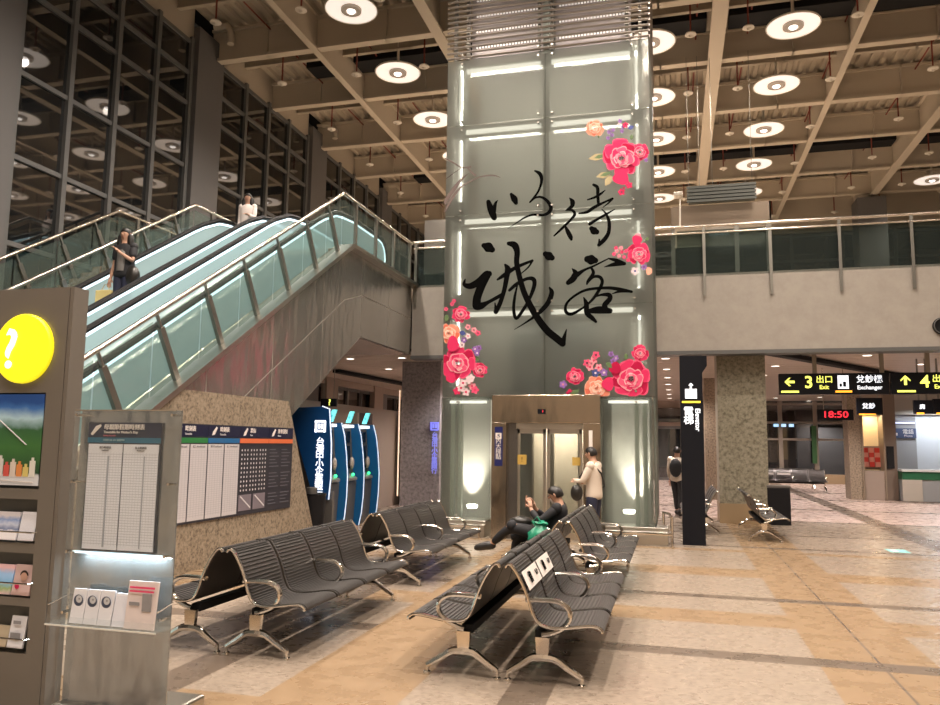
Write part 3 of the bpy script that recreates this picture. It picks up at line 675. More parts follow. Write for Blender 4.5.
# ================================================================== ESCALATORS
SL = .61; YK = 13.5
def zs_(Y, top): # height profile of a line parallel to the steps, level with the landing past YK and at the foot
    return top-SL*max(0, YK-Y) if Y > 4.9 else top-SL*(YK-4.9)
ys = [2.6, 4.3]+[4.9+.3*k for k in range(28)]+[13.2, 13.5, 13.8, 14.3, 15.2, 15.8]
def rail_profile(h):
    out = []
    for Y in ys:
        z = zs_(Y, ZT+h)
        if 12.9 < Y < 14.1: z -= .10*(1-abs(Y-13.5)/.6)
        out.append((Y, z))
    return out
def escalator(x0, x1, name_label):
    e = empty('escalator', ((x0+x1)/2, 9, 0), name_label, 'escalator')
    for x in (x0, x1):
        top = rail_profile(.87)
        endy = 15.8; semi = [(endy+.42*sin(PI*k/8), ZT+.48+.42*cos(PI*k/8)) for k in range(1, 8)]
        zf = zs_(2.6, ZT)
        semi0 = [(2.6-.42*sin(PI*k/8), zf+.48-.42*cos(PI*k/8)) for k in range(1, 8)]
        g = [(y, z-.05) for y, z in top]+[(y-.03, z) for y, z in semi]+[(y, zs_(y, ZT+.02)) for y in reversed(ys)]+semi0
        n = len(top); b = MB()
        # pane as strips
        for i in range(n-1):
            (ya, za), (yb, zb) = top[i], top[i+1]
            b.add([(x, ya, za-.05), (x, yb, zb-.05), (x, yb, zs_(yb, ZT)+.02), (x, ya, zs_(ya, ZT)+.02)], [(0, 1, 2, 3)])
        arc = [(15.8+.39*sin(PI*k/8), ZT+.46+.39*cos(PI*k/8)) for k in range(9)]
        b.add([(x, y, z) for y, z in arc]+[(x, 15.8, ZT+.02)], [tuple(range(10))])
        arc0 = [(2.6-.39*sin(PI*k/8), zf+.46+.39*cos(PI*k/8)) for k in range(9)]
        b.add([(x, y, z) for y, z in arc0]+[(x, 2.6, zf+.02)], [tuple(range(10))])
        bal = b.build('balustrade', balglass, e)
        path = [(x, y, z+.02) for y, z in top]
        full = [(x, 2.6-.42*sin(PI*k/8), zf+.50-.42*cos(PI*k/8)) for k in range(0, 8)]+path+[(x, 15.8+.42*sin(PI*k/8), ZT+.50+.42*cos(PI*k/8)) for k in range(1, 9)]
        MB().tube(full, .045, 8).build('handrail', black_rub, bal, True)
        MB().tube([(x, p[1], p[2]-.075) for p in path]+[(x, 15.8+.36*sin(PI*k/8), ZT+.46+.36*cos(PI*k/8)) for k in range(1, 6)], .022, 6).build('light_strip', led, bal)
        MB().tube([(x, y, zs_(y, ZT)+.06) for y in ys], .045, 4).build('skirt', steel, bal)
    b = MB()
    k = 0; Y = 4.9
    while Y < 13.5:
        z = zs_(Y+.4, ZT)-.06; b.box(x0+.12, x1-.12, Y, Y+.42, z-.25, z); Y += .4
    b.box(x0+.12, x1-.12, 2.2, 4.95, -.05+.11, .12).box(x0+.12, x1-.12, 13.4, 15.6, ZT-.25, ZT-.02)
    b.build('step_treads', mat('step metal', (.10, .10, .10), .4, .8), e)
    pr = [(x0-.03, 2.1, 0), (x0-.03, 4.9, 0), (x0-.03, 14.0, 4.6), (x0-.03, 15.2, 4.6), (x0-.03, 15.2, ZT-.06), (x0-.03, 13.5, ZT-.36), (x0-.03, 4.9, .05), (x0-.03, 2.1, .05)]
    MB().prism([(x0-.03, 4.9, .0), (x0-.03, 13.9, 4.3), (x0-.03, 15.15, 4.5), (x0-.03, 15.15, ZT-.3), (x0-.03, 13.5, ZT-.4), (x0-.03, 4.9, .04)], (x1-x0+.06, 0, 0)).build('truss', greyframe, e)
    return e
escalator(-7.42, -6.38, 'lit glass sided escalator nearest the stainless cladding, without riders')
escalator(-9.0, -8.0, 'lit glass sided escalator carrying the woman with a yellow bag')
def decktop(x0, x1):
    b = MB()
    for i in range(len(ys)-1):
        ya, yb = ys[i], ys[i+1]; za, zb = zs_(ya, ZT)+.05, zs_(yb, ZT)+.05
        b.quad((x0, ya, za), (x1, ya, za), (x1, yb, zb), (x0, yb, zb))
    return b
o = decktop(-7.95, -7.47).build('escalator_deck', steel); tag(o, 'narrow steel deck strip between the two escalators', 'deck')
# stainless cladding facing the hall
b = MB().use(clad)
KZ = ZT
def ctop(Y): return KZ-.02 if Y >= 13.2 else KZ-.02-SL*(13.2-Y)
cb = lambda Y: 3.7 if Y >= 14.0 else 3.7-SL*(14.0-Y)
cl = empty('escalator_cladding', (-6, 10, 0), 'brushed stainless cladding along the flank of the escalators', 'cladding')
seams = [5.5, 7.2, 8.9, 10.6, 12.3, 14.0, 15.5, 17.0]
for ya, yb in zip(seams, seams[1:]):
    P = []
    sub = sorted(set([ya, yb]+[k for k in (13.2, 14.0, 7.93) if ya < k < yb]))
    for f0, f1 in ((0, .52), (.52, 1)):
        b = MB(); up_ = []; dn = []
        for Y in (sub if f0 or f1 else sub):
            t, l_ = ctop(Y), max(cb(Y), 0); g = .009
            yy = Y+(g if Y == ya else -g if Y == yb else 0)
            up_.append((-6.0, yy, l_+(t-l_)*f1-g)); dn.append((-6.0, yy, l_+(t-l_)*f0+g))
        b.prism(up_+dn[::-1], (-.005, 0, 0)); b.build('panel', clad, cl)
P = [(-6.007, y, ctop(y)) for y in (5.5, 13.2, 17)]+[(-6.007, y, max(cb(y), 0)) for y in (17, 14, 7.93, 5.5)]
MB().prism(P, (-.04, 0, 0)).build('backing', mat('seam light', (.62, .58, .52), .5, .2), cl)
b = MB(); 
for a_, c_ in (((5.5), 13.2), (13.2, 17)): b.bar((-6.0, a_, ctop(a_)+.03), (-6.0, c_, ctop(c_)+.03), .34, .07)
b.build('top_ledge', steel, cl)
b = MB(); b.quad((-6.0, 14, 3.7), (-6.0, 17, 3.7), (-10.9, 17, 3.7), (-10.9, 14, 3.7)).quad((-6.0, 14, 3.7), (-10.9, 14, 3.7), (-10.9, 7.93, 0), (-6.0, 7.93, 0)); b.build('soffit_panel', clad, cl)
# guard rails with tilted posts
def guard(x, lab, y0=4.6, yend=16.95, glass=True, kink=13.0, postY=None):
    g = empty('guardrail', (x, 9, 0), lab, 'guardrail')
    def zt(Y): return 6.33-SL*(kink-Y) if Y < kink else 6.33+.01*(Y-kink)
    MB().tube([(x, y0, zt(y0)), (x, kink, zt(kink)), (x, yend, zt(yend))], .032, 10).build('handrail', tubem, g, True)
    pY = postY or [5.0, 5.93, 6.87, 7.8, 8.73, 9.63, 10.56, 11.5, 12.35]
    for Y in pY:   # square to the slope
        dx, dz = .50, .82
        MB().bar((x, Y, zt(Y)), (x, Y+.10, zt(Y)-.17), .03, .035).build('post_head', darksteel, g)
        MB().bar((x, Y+.10, zt(Y)-.17), (x, Y+.10+.42, zt(Y)-.17-.69), .05, .09, (0, 1, 0)).build('post', darksteel, g)
    pl = [13.6, 14.65, 15.7, 16.8]
    for Y in pl: MB().bar((x, Y, 5.36), (x, Y, zt(Y)), .05, .08, (0, 1, 0)).build('post', darksteel, g)
    pts = [y0]+pY+[kink]
    for a_, c_ in zip(pts, pts[1:]):
        MB().prism([(x-.03, a_+.02, zt(a_)-.12), (x-.03, c_-.02, zt(c_)-.12), (x-.03, c_-.02+.0, max(zt(c_)-1.02, .05)), (x-.03, a_+.02, max(zt(a_)-1.02, .05))], (.012, 0, 0)).build('glass_panel', guardglass, g)
    pts = [kink]+pl
    for a_, c_ in zip(pts, pts[1:]): MB().box(x-.03, x-.018, a_+.03, c_-.03, 5.36, zt(a_)-.1).build('glass_panel', guardglass, g)
    return g
guard(-6.0, 'stainless guardrail with tilted posts above the steel cladding')
guard(-9.24, 'stainless guardrail between the far escalator and the stair')
guard(-11.06, 'stainless guardrail against the dark curtain wall')
# stair between the far guardrails
st = empty('staircase', (-10.15, 9, 0), 'broad stair climbing beside the dark curtain wall', 'staircase')
b = MB()
for k in range(30):
    Y = 4.75+.28*k; z = .178*(k+1)
    b.box(-11.0, -9.32, Y, 13.25 if False else Y+.32, max(0, z-.4), z)
b.build('steps', granite, st)
MB().prism([(-9.32, 4.4, 0), (-9.32, 13.2, ZT), (-9.32, 13.2, ZT-.6), (-9.32, 5.4, 0)], (.05, 0, 0)).build('stringer', steel, st)
MB().prism([(-11.0, 4.4, 0), (-11.0, 13.2, ZT), (-11.0, 13.2, ZT-.6), (-11.0, 5.4, 0)], (-.05, 0, 0)).build('stringer', steel, st)
struct(MB().box(-11.0, -6.05, 13.2, 15.2, ZT-.3, ZT-.02).build('floor_landing', beige))

# ================================================================== STONE WALL WITH TIMETABLES
struct(MB().prism([(-5.88, 5.9, 0), (-5.88, 5.9, 1.2), (-5.88, 8.2, 2.26), (-5.88, 10.95, 2.26), (-5.88, 12.05, 0)], (-.10, 0, 0)).build('wall_stone', granite), 'speckled beige granite wall below the escalators')
def sheetmat(name, base, line, nx, nz, wz=.12, axis='y'):
    m = mat(name, base, .6); b = m.node_tree.nodes['Principled BSDF']
    tc = N(m, 'ShaderNodeTexCoord'); sx = N(m, 'ShaderNodeSeparateXYZ'); L(m, tc.outputs['Generated'], sx.inputs[0])
    A = sx.outputs[1 if axis == 'y' else 0]; Z = sx.outputs[2]
    def fr_(v, k, w):
        a = N(m, 'ShaderNodeMath'); a.operation = 'MULTIPLY'; L(m, v, a.inputs[0]); a.inputs[1].default_value = k
        f_ = N(m, 'ShaderNodeMath'); f_.operation = 'FRACT'; L(m, a.outputs[0], f_.inputs[0])
        l = N(m, 'ShaderNodeMath'); l.operation = 'LESS_THAN'; L(m, f_.outputs[0], l.inputs[0]); l.inputs[1].default_value = w; return l.outputs[0]
    mx_ = N(m, 'ShaderNodeMath'); mx_.operation = 'MAXIMUM'; L(m, fr_(A, nx, .10), mx_.inputs[0]); L(m, fr_(Z, nz, wz), mx_.inputs[1])
    mg = N(m, 'ShaderNodeMath'); mg.operation = 'LESS_THAN'; L(m, Z, mg.inputs[0]); mg.inputs[1].default_value = .92
    mg2 = N(m, 'ShaderNodeMath'); mg2.operation = 'GREATER_THAN'; L(m, Z, mg2.inputs[0]); mg2.inputs[1].default_value = .04
    mm = N(m, 'ShaderNodeMath'); mm.operation = 'MULTIPLY'; L(m, mx_.outputs[0], mm.inputs[0]); L(m, mg.outputs[0], mm.inputs[1])
    m3 = N(m, 'ShaderNodeMath'); m3.operation = 'MULTIPLY'; L(m, mm.outputs[0], m3.inputs[0]); L(m, mg2.outputs[0], m3.inputs[1])
    mx = N(m, 'ShaderNodeMix'); mx.data_type = 'RGBA'; L(m, m3.outputs[0], mx.inputs[0]); mx.inputs[6].default_value = (*base, 1); mx.inputs[7].default_value = (*line, 1)
    L(m, mx.outputs[2], b.inputs['Base Color']); return m
sheet_y = sheetmat('timetable sheet', (.56, .53, .55), (.40, .38, .41), 6, 34)
sheet_x = sheetmat('timetable sheet stand', (.82, .84, .92), (.56, .58, .66), 12, 40, .22, 'x')
grey_txt = mat('grey print', (.30, .30, .32), .6); pale_txt = mat('pale print', (.62, .60, .62), .6)
darkb = mat('dark notice', (.025, .024, .035), .45)
BX = -5.86
def tboard(y0, y1, stripe, dark, title, sub, label):
    o = empty('timetable_board', (BX, (y0+y1)/2, 1.2), label, 'timetable board')
    MB().box(BX-.015, BX, y0, y1, .60, 1.84).build('backing', darkb, o)
    MB().box(BX, BX+.004, y0+.005, y1-.005, 1.68, 1.83).build('header', navy, o)
    MB().box(BX, BX+.005, y0+.005, y1-.005, 1.60, 1.665).build('stripe', stripe, o)
    t0 = y0+.30*(y1-y0)
    # slanted train emblem
    MB().prism([(BX+.006, y0+.08, 1.70), (BX+.006, y0+.14, 1.71), (BX+.006, y0+.20, 1.80), (BX+.006, y0+.17, 1.815), (BX+.006, y0+.10, 1.75)], (.002, 0, 0)).build('train_emblem', whitep, o)
    text(title, .075, (BX+.006, y0+.26, 1.775), whitep, o, '+x', 'LEFT', bold=.002)
    text(sub, .036, (BX+.006, y0+.26, 1.712), pale_txt, o, '+x', 'LEFT')
    w = (y1-y0)/2
    if not dark:
        for k in range(2):
            MB().box(BX, BX+.004, y0+.012+k*w, y0+(k+1)*w-.012, .63, 1.585).build('timetable_sheet', sheet_y, o)
            text('南下 Southbound' if k == 0 else '北上 Northbound', .035, (BX+.006, y0+(k+.5)*w, 1.555), grey_txt, o, '+x')
    elif dark == 1:
        b = MB()
        for i in range(10):
            for j in range(9): b.disc((BX+.004, y0+.07+j*.075+(j//3)*.02, 1.5-i*.062), .016, 'x', 8)
        b.build('fare_grid', pale_txt, o)
        for k in range(2):
            MB().box(BX, BX+.004, y0+.03+k*.38, y0+.36+k*.38, .66, .88).build('fare_table', mat('mauve grey', (.20, .17, .20), .6), o)
            MB().bar((BX+.006, y0+.07+k*.38, .86), (BX+.006, y0+.34+k*.38, .69), .004, .02, (0, 1, 0)).build('fare_diagonal', pale_txt, o)
    else:
        b = MB()
        for i in range(17):
            z = 1.5-i*.05
            if i in (6, 12): continue
            b.box(BX, BX+.004, y0+.04, y0+.22+.05*(i*7 % 3), z, z+.012).box(BX, BX+.004, y0+.40, y0+.58+.05*(i*5 % 3), z, z+.012)
        b.build('printed_lines', mat('faint print', (.12, .12, .15), .6), o)
    return o
tboard(8.03, 8.79, greenp, 0, '時刻表', 'Timetable', 'wall timetable with a green stripe below its navy header')
tboard(8.79, 9.55, bluep, 0, '時刻表', 'Timetable', 'wall timetable with a blue stripe below its navy header')
tboard(9.55, 10.34, orangep, 1, '票價', 'Fare', 'dark fare board with dotted grid and orange stripe')
tboard(10.34, 11.09, orangep, 2, '乘車須知', 'Notice', 'dark text notice board with orange stripe beside the fare grid')

# ================================================================== BENCHES
def smooth_path(P, k=6):
    P = [Vector(p) for p in P]; Q = []; n = len(P)
    for i in range(n-1):
        p0, p1, p2, p3 = P[max(i-1, 0)], P[i], P[i+1], P[min(i+2, n-1)]
        for j in range(k): t = j/k; Q.append(.5*((2*p1)+(-p0+p2)*t+(2*p0-5*p1+4*p2-p3)*t*t+(-p0+3*p1-3*p2+p3)*t**3))
    return Q+[P[-1]]
PROF = [(-.272, .768), (-.258, .79), (-.225, .785), (-.165, .70), (-.11, .585), (-.075, .48), (-.03, .405), (.05, .378), (.17, .385), (.30, .405), (.37, .405), (.405, .385), (.41, .365)]
def make_bench(label, group=None, perf=None, seats=4, W=.585):
    o = empty('bench', (0, 0, 0), label, 'bench', group)
    Lh = seats*W
    prof = smooth_path([(p[0], 0, p[1]) for p in PROF], 4)
    sm = perf or seatm
    for i in range(seats):
        ya, yb = i*W+.012, (i+1)*W-.012
        b = MB(); th = .014; nx = []
        for j, p in enumerate(prof):
            d = (prof[min(j+1, len(prof)-1)]-prof[max(j-1, 0)]).normalized(); nx.append(Vector((d.z, 0, -d.x))*th)
        # slatted look: shallow grooves across the shell
        for j in range(len(prof)-1):
            a, c = prof[j], prof[j+1]; na, nb = nx[j], nx[j+1]
            b.add([(a.x, ya, a.z), (a.x, yb, a.z), (c.x, yb, c.z), (c.x, ya, c.z), (a.x+na.x, ya, a.z+na.z), (a.x+na.x, yb, a.z+na.z), (c.x+nb.x, yb, c.z+nb.z), (c.x+nb.x, ya, c.z+nb.z)],
                  [(0, 1, 2, 3), (7, 6, 5, 4), (0, 3, 7, 4), (1, 5, 6, 2)]+([(0, 4, 5, 1)] if j == 0 else [])+([(3, 2, 6, 7)] if j == len(prof)-2 else []))
        s = b.build('seat', sm, o, True)
        g = MB()
        for j in range(2, len(prof)-3):
            m_ = (prof[j]+prof[j+1])/2; nn = -nx[j]*.25
            g.bar((m_.x+nn.x, ya+.03, m_.z+nn.z), (m_.x+nn.x, yb-.03, m_.z+nn.z), .012, .006)
        g.build('seat_ribs', seatm2, s)
    for i in range(seats+1):
        y = min(max(i*W, .006), Lh-.006)
        MB().tube([(p.x, y, p.z+.002) for p in prof], .011, 6).build('edge_trim', chrome if i in (0, seats) else seamm, o, True)
    MB().box(-.065, .02, .06, Lh-.06, .29, .35).build('beam', blackm, o, bevel=.006)
    for y in (.03, Lh-.03):
        b = MB(); b.prism([(-.055, y-.02, .31), (.045, y-.02, .31), (.035, y-.02, .17), (-.045, y-.02, .17)], (0, .04, 0))
        for sx_ in (-1, 1):
            ex = -.252 if sx_ < 0 else .265
            pts = smooth_path([(0, y, .175), (sx_*.08, y, .165), (ex*.62, y, .115), (ex, y, .055)], 4)
            b.tube(pts, [.032-.012*k/(len(pts)-1) for k in range(len(pts))], 8)
            b.tube([(ex, y, .06), (ex, y, .015)], .014, 8).lathe([(.012, .02), (.028, .012), (.03, 0)], (ex, y, 0), 12)
        b.build('leg', chrome, o, True)
    for k, y in enumerate((.03, Lh/2, Lh-.03)):
        pts = smooth_path([(-.125, y, .555), (-.02, y, .56), (.10, y, .555), (.175, y, .51), (.185, y, .44), (.13, y, .375), (.04, y, .335), (-.01, y, .325)], 5)
        MB().tube(pts, .019, 8, flat=1.45).build('armrest', chrome, o, True)
    return o, Lh
seatm2 = mat('charcoal seat rib', (.050, .046, .044), .45); seamm = mat('dark seam', (.05, .045, .04), .3, .8)
meshm = mat('perforated and lit seat', (.16, .145, .14), .4, .3)
proto, LH = make_bench('row', 'x')
def place(o, x, y, rot, label, group=None):
    o.location = (x, y, 0); o.rotation_euler = (0, 0, rot); o['label'] = label
    if group: o['group'] = group
    elif 'group' in o: del o['group']
# forward = +x in local space, seats run along +y
def bench(x, y, facing, label, first=False):
    o = proto if first else copy_tree(proto)
    if facing > 0: place(o, x, y, 0, label)
    else: place(o, x, y+LH, PI, label)
    return o
G0, G1 = 5.44, 8.58
b_fr = bench(-.905, G0, 1, 'charcoal four seat bench with the white notice taped on its seat backs', True)
bench(-1.485, G0, -1, 'charcoal four seat bench back to back with the notice bench')
bench(-.905, G1, 1, 'charcoal four seat bench behind the notice bench, facing the open tiles')
bench(-1.485, G1, -1, 'charcoal four seat bench on which the man with crossed legs sits')
bench(-3.135, G0, 1, 'charcoal four seat bench nearest the leaflet stand, facing the aisle')
bench(-3.72, G0, -1, 'charcoal four seat bench nearest the leaflet stand, facing the granite wall')
bench(-3.135, G1, 1, 'charcoal four seat bench in front of the blue machines, facing the aisle')
bench(-3.72, G1, -1, 'charcoal four seat bench in front of the blue machines, facing them')
# notices taped on the seat backs
nt = empty('taped_notice', (-1.05, 6.2, .66), 'white paper notice with black characters taped across two charcoal seat backs', 'notice')
for k in range(2):
    y0 = G0+.02+k*.57
    pz = [(-.178, .735), (-.135, .648), (-.118, .612)]
    pts = [(-.905+x+.022, z+.008) for x, z in pz]
    b = MB()
    for (xa, za), (xb, zb) in zip(pts, pts[1:]): b.quad((xa, y0, za), (xa, y0+.53, za), (xb, y0+.53, zb), (xb, y0, zb))
    pg = b.build('paper', whitep, nt)
    for j in range(2):
        t = text('請勿\n放置' if j == 0 else '行李', .045, (0, 0, 0), ink, pg, spacing=.9)
        t.location = Vector((-.905-.118, y0+.17+.24*j, .687))-ORG[nt.name]; t.rotation_euler = Matrix(((0, -.45, .89), (1, 0, 0), (0, .89, .45))).to_euler()
# further benches
far = []
o = copy_tree(proto); place(o, 1.50, 14.45, 0, 'grey bench seen end on between the black pillar sign and the bin'); far.append(o)
o = copy_tree(proto); place(o, .52, 15.2+LH, PI, 'grey bench mostly hidden behind the black pillar sign'); far.append(o)
for (x, y, lab) in ((3.05, 31.0, 'dark bench with white stickers in the row before the far windows'), (2.9, 32.6, 'dark bench behind the sticker bench by the far windows')):
    o = copy_tree(proto); place(o, x+LH, y, -PI/2, lab)
    o.rotation_euler = (0, 0, -PI/2); o.location = (x, y, 0); far.append(o)
o = copy_tree(proto); place(o, .6, 31.0, -PI/2, 'dark bench half hidden by the granite column in the far row')
for o in far:  # perforated seats; on the window row reflected light is put into the colour
    for ch in o.children:
        if ch.name.startswith('seat'): 
            me = ch.data.copy(); me.materials.clear(); me.materials.append(meshm); ch.data = me
for k in range(2):
    t = MB().box(3.12+.6*k, 3.58+.6*k, 30.96+.06, 30.97+.06, .60, .67).build('seat_sticker', whitep); tag(t, 'white sticker strip on the back of a far bench', 'sticker', 'stickers on the far bench')

# ================================================================== INFO COLUMN AND LEAFLET STAND
ic = empty('information_pillar', (-4.2, 4.15, 0), 'taupe metal information pillar with a glowing yellow question disc', 'information pillar')
IY = 4.0; HX = 2.61
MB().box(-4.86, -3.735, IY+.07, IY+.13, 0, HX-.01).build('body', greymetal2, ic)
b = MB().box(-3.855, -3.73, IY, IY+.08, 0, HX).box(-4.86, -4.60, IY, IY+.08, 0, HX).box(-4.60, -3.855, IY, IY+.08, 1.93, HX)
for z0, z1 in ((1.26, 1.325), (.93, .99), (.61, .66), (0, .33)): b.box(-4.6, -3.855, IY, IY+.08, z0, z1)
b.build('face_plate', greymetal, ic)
MB().box(-3.728, -3.70, IY+.004, IY+.13, 0, HX).build('side_strip', greymetal, ic)
dk = MB().lathe([(0.001, .03), (.215, .03), (.225, .02), (.225, 0)], (0, 0, 0), 40)
dk.v = [(-4.045+x, IY-z-.001, 2.215+y) for x, y, z in dk.v]
d = dk.build('question_disc', mat('yellow disc light', (1, .85, .02), .4, 0, (1., .86, .015), 1.15), ic, True)
text('?', .36, (-4.13, IY-.036, 2.20), wht_l, d, bold=.008)
# picture panel
pic = mat('picture sky and fields', (.1, .3, .1), .45)
def grad(m, stops, noise=.15):
    b_ = m.node_tree.nodes['Principled BSDF']; tc = N(m, 'ShaderNodeTexCoord'); sx = N(m, 'ShaderNodeSeparateXYZ'); L(m, tc.outputs['Generated'], sx.inputs[0])
    n1 = N(m, 'ShaderNodeTexNoise'); n1.inputs['Scale'].default_value = 6; n1.inputs['Detail'].default_value = 5; L(m, tc.outputs['Generated'], n1.inputs['Vector'])
    a = N(m, 'ShaderNodeMath'); a.operation = 'MULTIPLY_ADD'; L(m, n1.outputs['Fac'], a.inputs[0]); a.inputs[1].default_value = noise; L(m, sx.outputs[2], a.inputs[2])
    r = ramp(m, a.outputs[0], stops); L(m, r.outputs[0], b_.inputs['Base Color']); L(m, r.outputs[0], b_.inputs['Emission Color']); b_.inputs['Emission Strength'].default_value = .35
grad(pic, [(.08, (.55, .55, .55)), (.17, (.55, .55, .55)), (.20, (.015, .05, .02)), (.5, (.04, .13, .03)), (.70, (.03, .10, .035)), (.80, (.35, .50, .55)), (.93, (.04, .13, .35)), (1., (.015, .06, .22))])
p_ = MB().box(-4.6, -3.86, IY-.005, IY+.0, 1.345, 1.92).build('poster', pic, ic)
for i, (x, c, h) in enumerate(((-4.27, (.03, .16, .20), .10), (-4.21, (.6, .6, .62), .07), (-4.16, (.7, .7, .7), .11), (-4.11, (.65, .10, .08), .07), (-4.06, (.72, .65, .6), .09), (-4.01, (.75, .28, .08), .075), (-3.96, (.7, .6, .2), .06), (-3.91, (.8, .8, .75), .10))):
    MB().box(x-.021, x+.021, IY-.009, IY-.005, 1.40, 1.40+h).box(x-.009, x+.009, IY-.009, IY-.005, 1.40+h, 1.40+h+.02).build('printed_bottle', mat('bottle print %d' % i, c, .5), p_)
MB().bar((-4.3, IY-.008, 1.83), (-3.97, IY-.008, 1.60), .004, .008, (0, 1, 0)).build('printed_trail', pale_txt, p_)
MB().bar((-4.3, IY-.008, 1.38), (-3.9, IY-.008, 1.365), .004, .006, (0, 1, 0)).build('printed_ground_line', whitep, p_)
# leaflet pockets
lfm = mat('leaflet cover blue', (.30, .33, .42), .5); grad(lfm, [(.0, (.72, .68, .68)), (.42, (.70, .66, .66)), (.5, (.16, .19, .30)), (.7, (.45, .47, .55)), (.85, (.20, .27, .45)), (1, (.55, .5, .5))], .25)
lfp = mat('leaflet cover pink', (.60, .38, .36), .5); grad(lfp, [(.1, (.66, .50, .48)), (.3, (.25, .33, .12)), (.5, (.22, .42, .62)), (.8, (.30, .46, .68)), (1, (.68, .42, .42))], .2)
lft = mat('leaflet cover tan', (.5, .42, .3), .5); lfw = mat('leaflet white', (.76, .77, .82), .5)
def leaflet(x, z, w, h, y, m, label, group, tilt=.03, extra=None):
    o = empty('leaflet', (x+w/2, y, z), label, 'leaflet', group)
    MB().prism([(x, y, z), (x+w, y, z), (x+w, y+tilt, z+h), (x, y+tilt, z+h)], (0, .012, 0)).build('cover', m, o)
    if extra: extra(o, x, y-.003, z, w, h)
    return o
def face(o, x, y, z, w, h):
    b = MB().use(mat('print skin', (.62, .38, .30), .6)).disc((x+w*.62, y+.01, z+h*.62), .026, 'y', 16)
    b.use(mat('print hair', (.03, .015, .012), .6)).add([(x+w*.62+.032*cos(t)*1.0, y+.012, z+h*.66+.032*sin(t)) for t in [PI*k/8 for k in range(9)]], [tuple(range(9))])
    b.use(pk[1]).disc((x+w*.30, y+.004, z+h*.30), .018, 'y', 10); b.build('printed_portrait', None, o)
leaflet(-4.20, 1.005, .20, .17, IY-.005, lfm, 'blue patterned leaflet in the uppermost pocket of the taupe pillar', None)
leaflet(-3.985, 1.005, .12, .175, IY-.005, sheet_x, 'grid printed leaflet in the uppermost pocket of the taupe pillar', None)
leaflet(-4.17, .675, .16, .175, IY-.005, lfp, 'pink leaflet with landscape photo in the middle pocket', None)
leaflet(-4.0, .675, .135, .18, IY-.005, mat('leaflet rose', (.66, .48, .47), .5), 'pink leaflet with a portrait in the middle pocket', None, extra=face)
leaflet(-4.13, .36, .12, .12, IY-.005, lft, 'tan leaflet in the lowest pocket of the taupe pillar', None)
leaflet(-4.0, .36, .115, .185, IY-.005, lfw, 'white leaflet in the lowest pocket of the taupe pillar', None, extra=lambda o, x, y, z, w, h: MB().box(x+.02, x+w-.02, y+.004, y+.006, z+.05, z+.09).box(x+.03, x+w-.03, y+.012, y+.014, z+.14, z+.16).build('printed_drawing', grey_txt, o))
for z in (1.06, .75, .42):
    MB().tube([(-4.6, IY-.03, z), (-3.85, IY-.03, z), (-3.84, IY, z)], .006, 6).build('retaining_rod', chrome, ic)
# stand
SY = 4.0
stn = empty('leaflet_stand', (-3.22, SY+.1, 0), 'steel stand with a clear front, holding a holiday timetable above a leaflet shelf', 'display stand')
SX0, SX1 = -3.61, -2.885
MB().box(SX0, SX1, SY+.046, SY+.054, .06, 1.82).build('back_panel', noise_metal('stand steel', (.46, .48, .49), .2, (1.2, 1, .5), .22, .85), stn)
MB().box(SX0, SX1, SY-.012, SY-.006, .5, 1.82).build('clear_front', acryl, stn)
MB().prism([(SX0-.02, SY-.02, 0), (SX1+.03, SY-.02, 0), (SX1+.03, SY+.4, 0), (SX0-.02, SY+.4, 0)], (0, 0, .07)).build('base', steel, stn, bevel=.015)
for x in (SX0+.02, SX1-.02):
    for z in (1.79, 1.38, .96, .6): 
        dd = MB().tube([(x, SY-.025, z), (x, SY+.05, z)], .009, 8); dd.build('standoff', chrome, stn)
for x in (SX0, SX1): MB().box(x-.003, x+.003, SY-.012, SY+.054, .06, 1.82).build('side_edge', acryl, stn)
MB().box(SX0, SX1, SY-.014, SY-.004, 1.815, 1.822).build('top_edge', chrome, stn)
HB = MB().box(-3.535, -3.01, SY+.030, SY+.045, .965, 1.745).build('timetable_board', darkb, stn)
MB().box(-3.535, -3.01, SY+.026, SY+.03, 1.652, 1.745).build('header', navy, HB)
MB().box(-3.535, -3.01, SY+.024, SY+.03, 1.62, 1.652).build('teal_stripe', teal, HB)
MB().prism([(-3.515, SY+.022, 1.672), (-3.50, SY+.022, 1.665), (-3.44, SY+.022, 1.722), (-3.445, SY+.022, 1.733), (-3.48, SY+.022, 1.722)], (0, .002, 0)).build('train_emblem', whitep, HB)
text('母親節假期時刻表', .037, (-3.42, SY+.022, 1.715), whitep, HB, align='LEFT', bold=.0006)
text("Timetable for Mother's Day", .022, (-3.42, SY+.022, 1.685), whitep, HB, align='LEFT')
text('Holiday Timetable', .012, (-3.42, SY+.022, 1.664), mat('rose print', (.5, .12, .16), .6), HB, align='LEFT')
text('母親節 5/8~5/11 加開列車', .014, (-3.42, SY+.022, 1.636), mat('teal print', (.30, .45, .50), .6), HB, align='LEFT')
for k, tt in enumerate(('南下時刻表', '北上時刻表')):
    x0 = -3.525+k*.257
    MB().box(x0, x0+.248, SY+.024, SY+.03, .975, 1.612).build('timetable_sheet', sheet_x, HB)
    text(tt, .017, (x0+.124, SY+.022, 1.59), grey_txt, HB); 
    text('Southbound' if k == 0 else 'Northbound', .010, (x0+.124, SY+.022, 1.574), grey_txt, HB)
    MB().box(x0+.145+.005*k, x0+.157, SY+.021, SY+.0235, .99, 1.54).build('column_band', mat('blue grey band', (.40, .43, .50), .6), HB)
MB().box(SX0+.03, SX1-.03, SY+.032, SY+.048, .945, .955).build('light_strip', led, stn)
area((-3.22, SY+.015, .94), .6, .02, 5, (.72, .9, 1), (.2, 0, 0), stn)
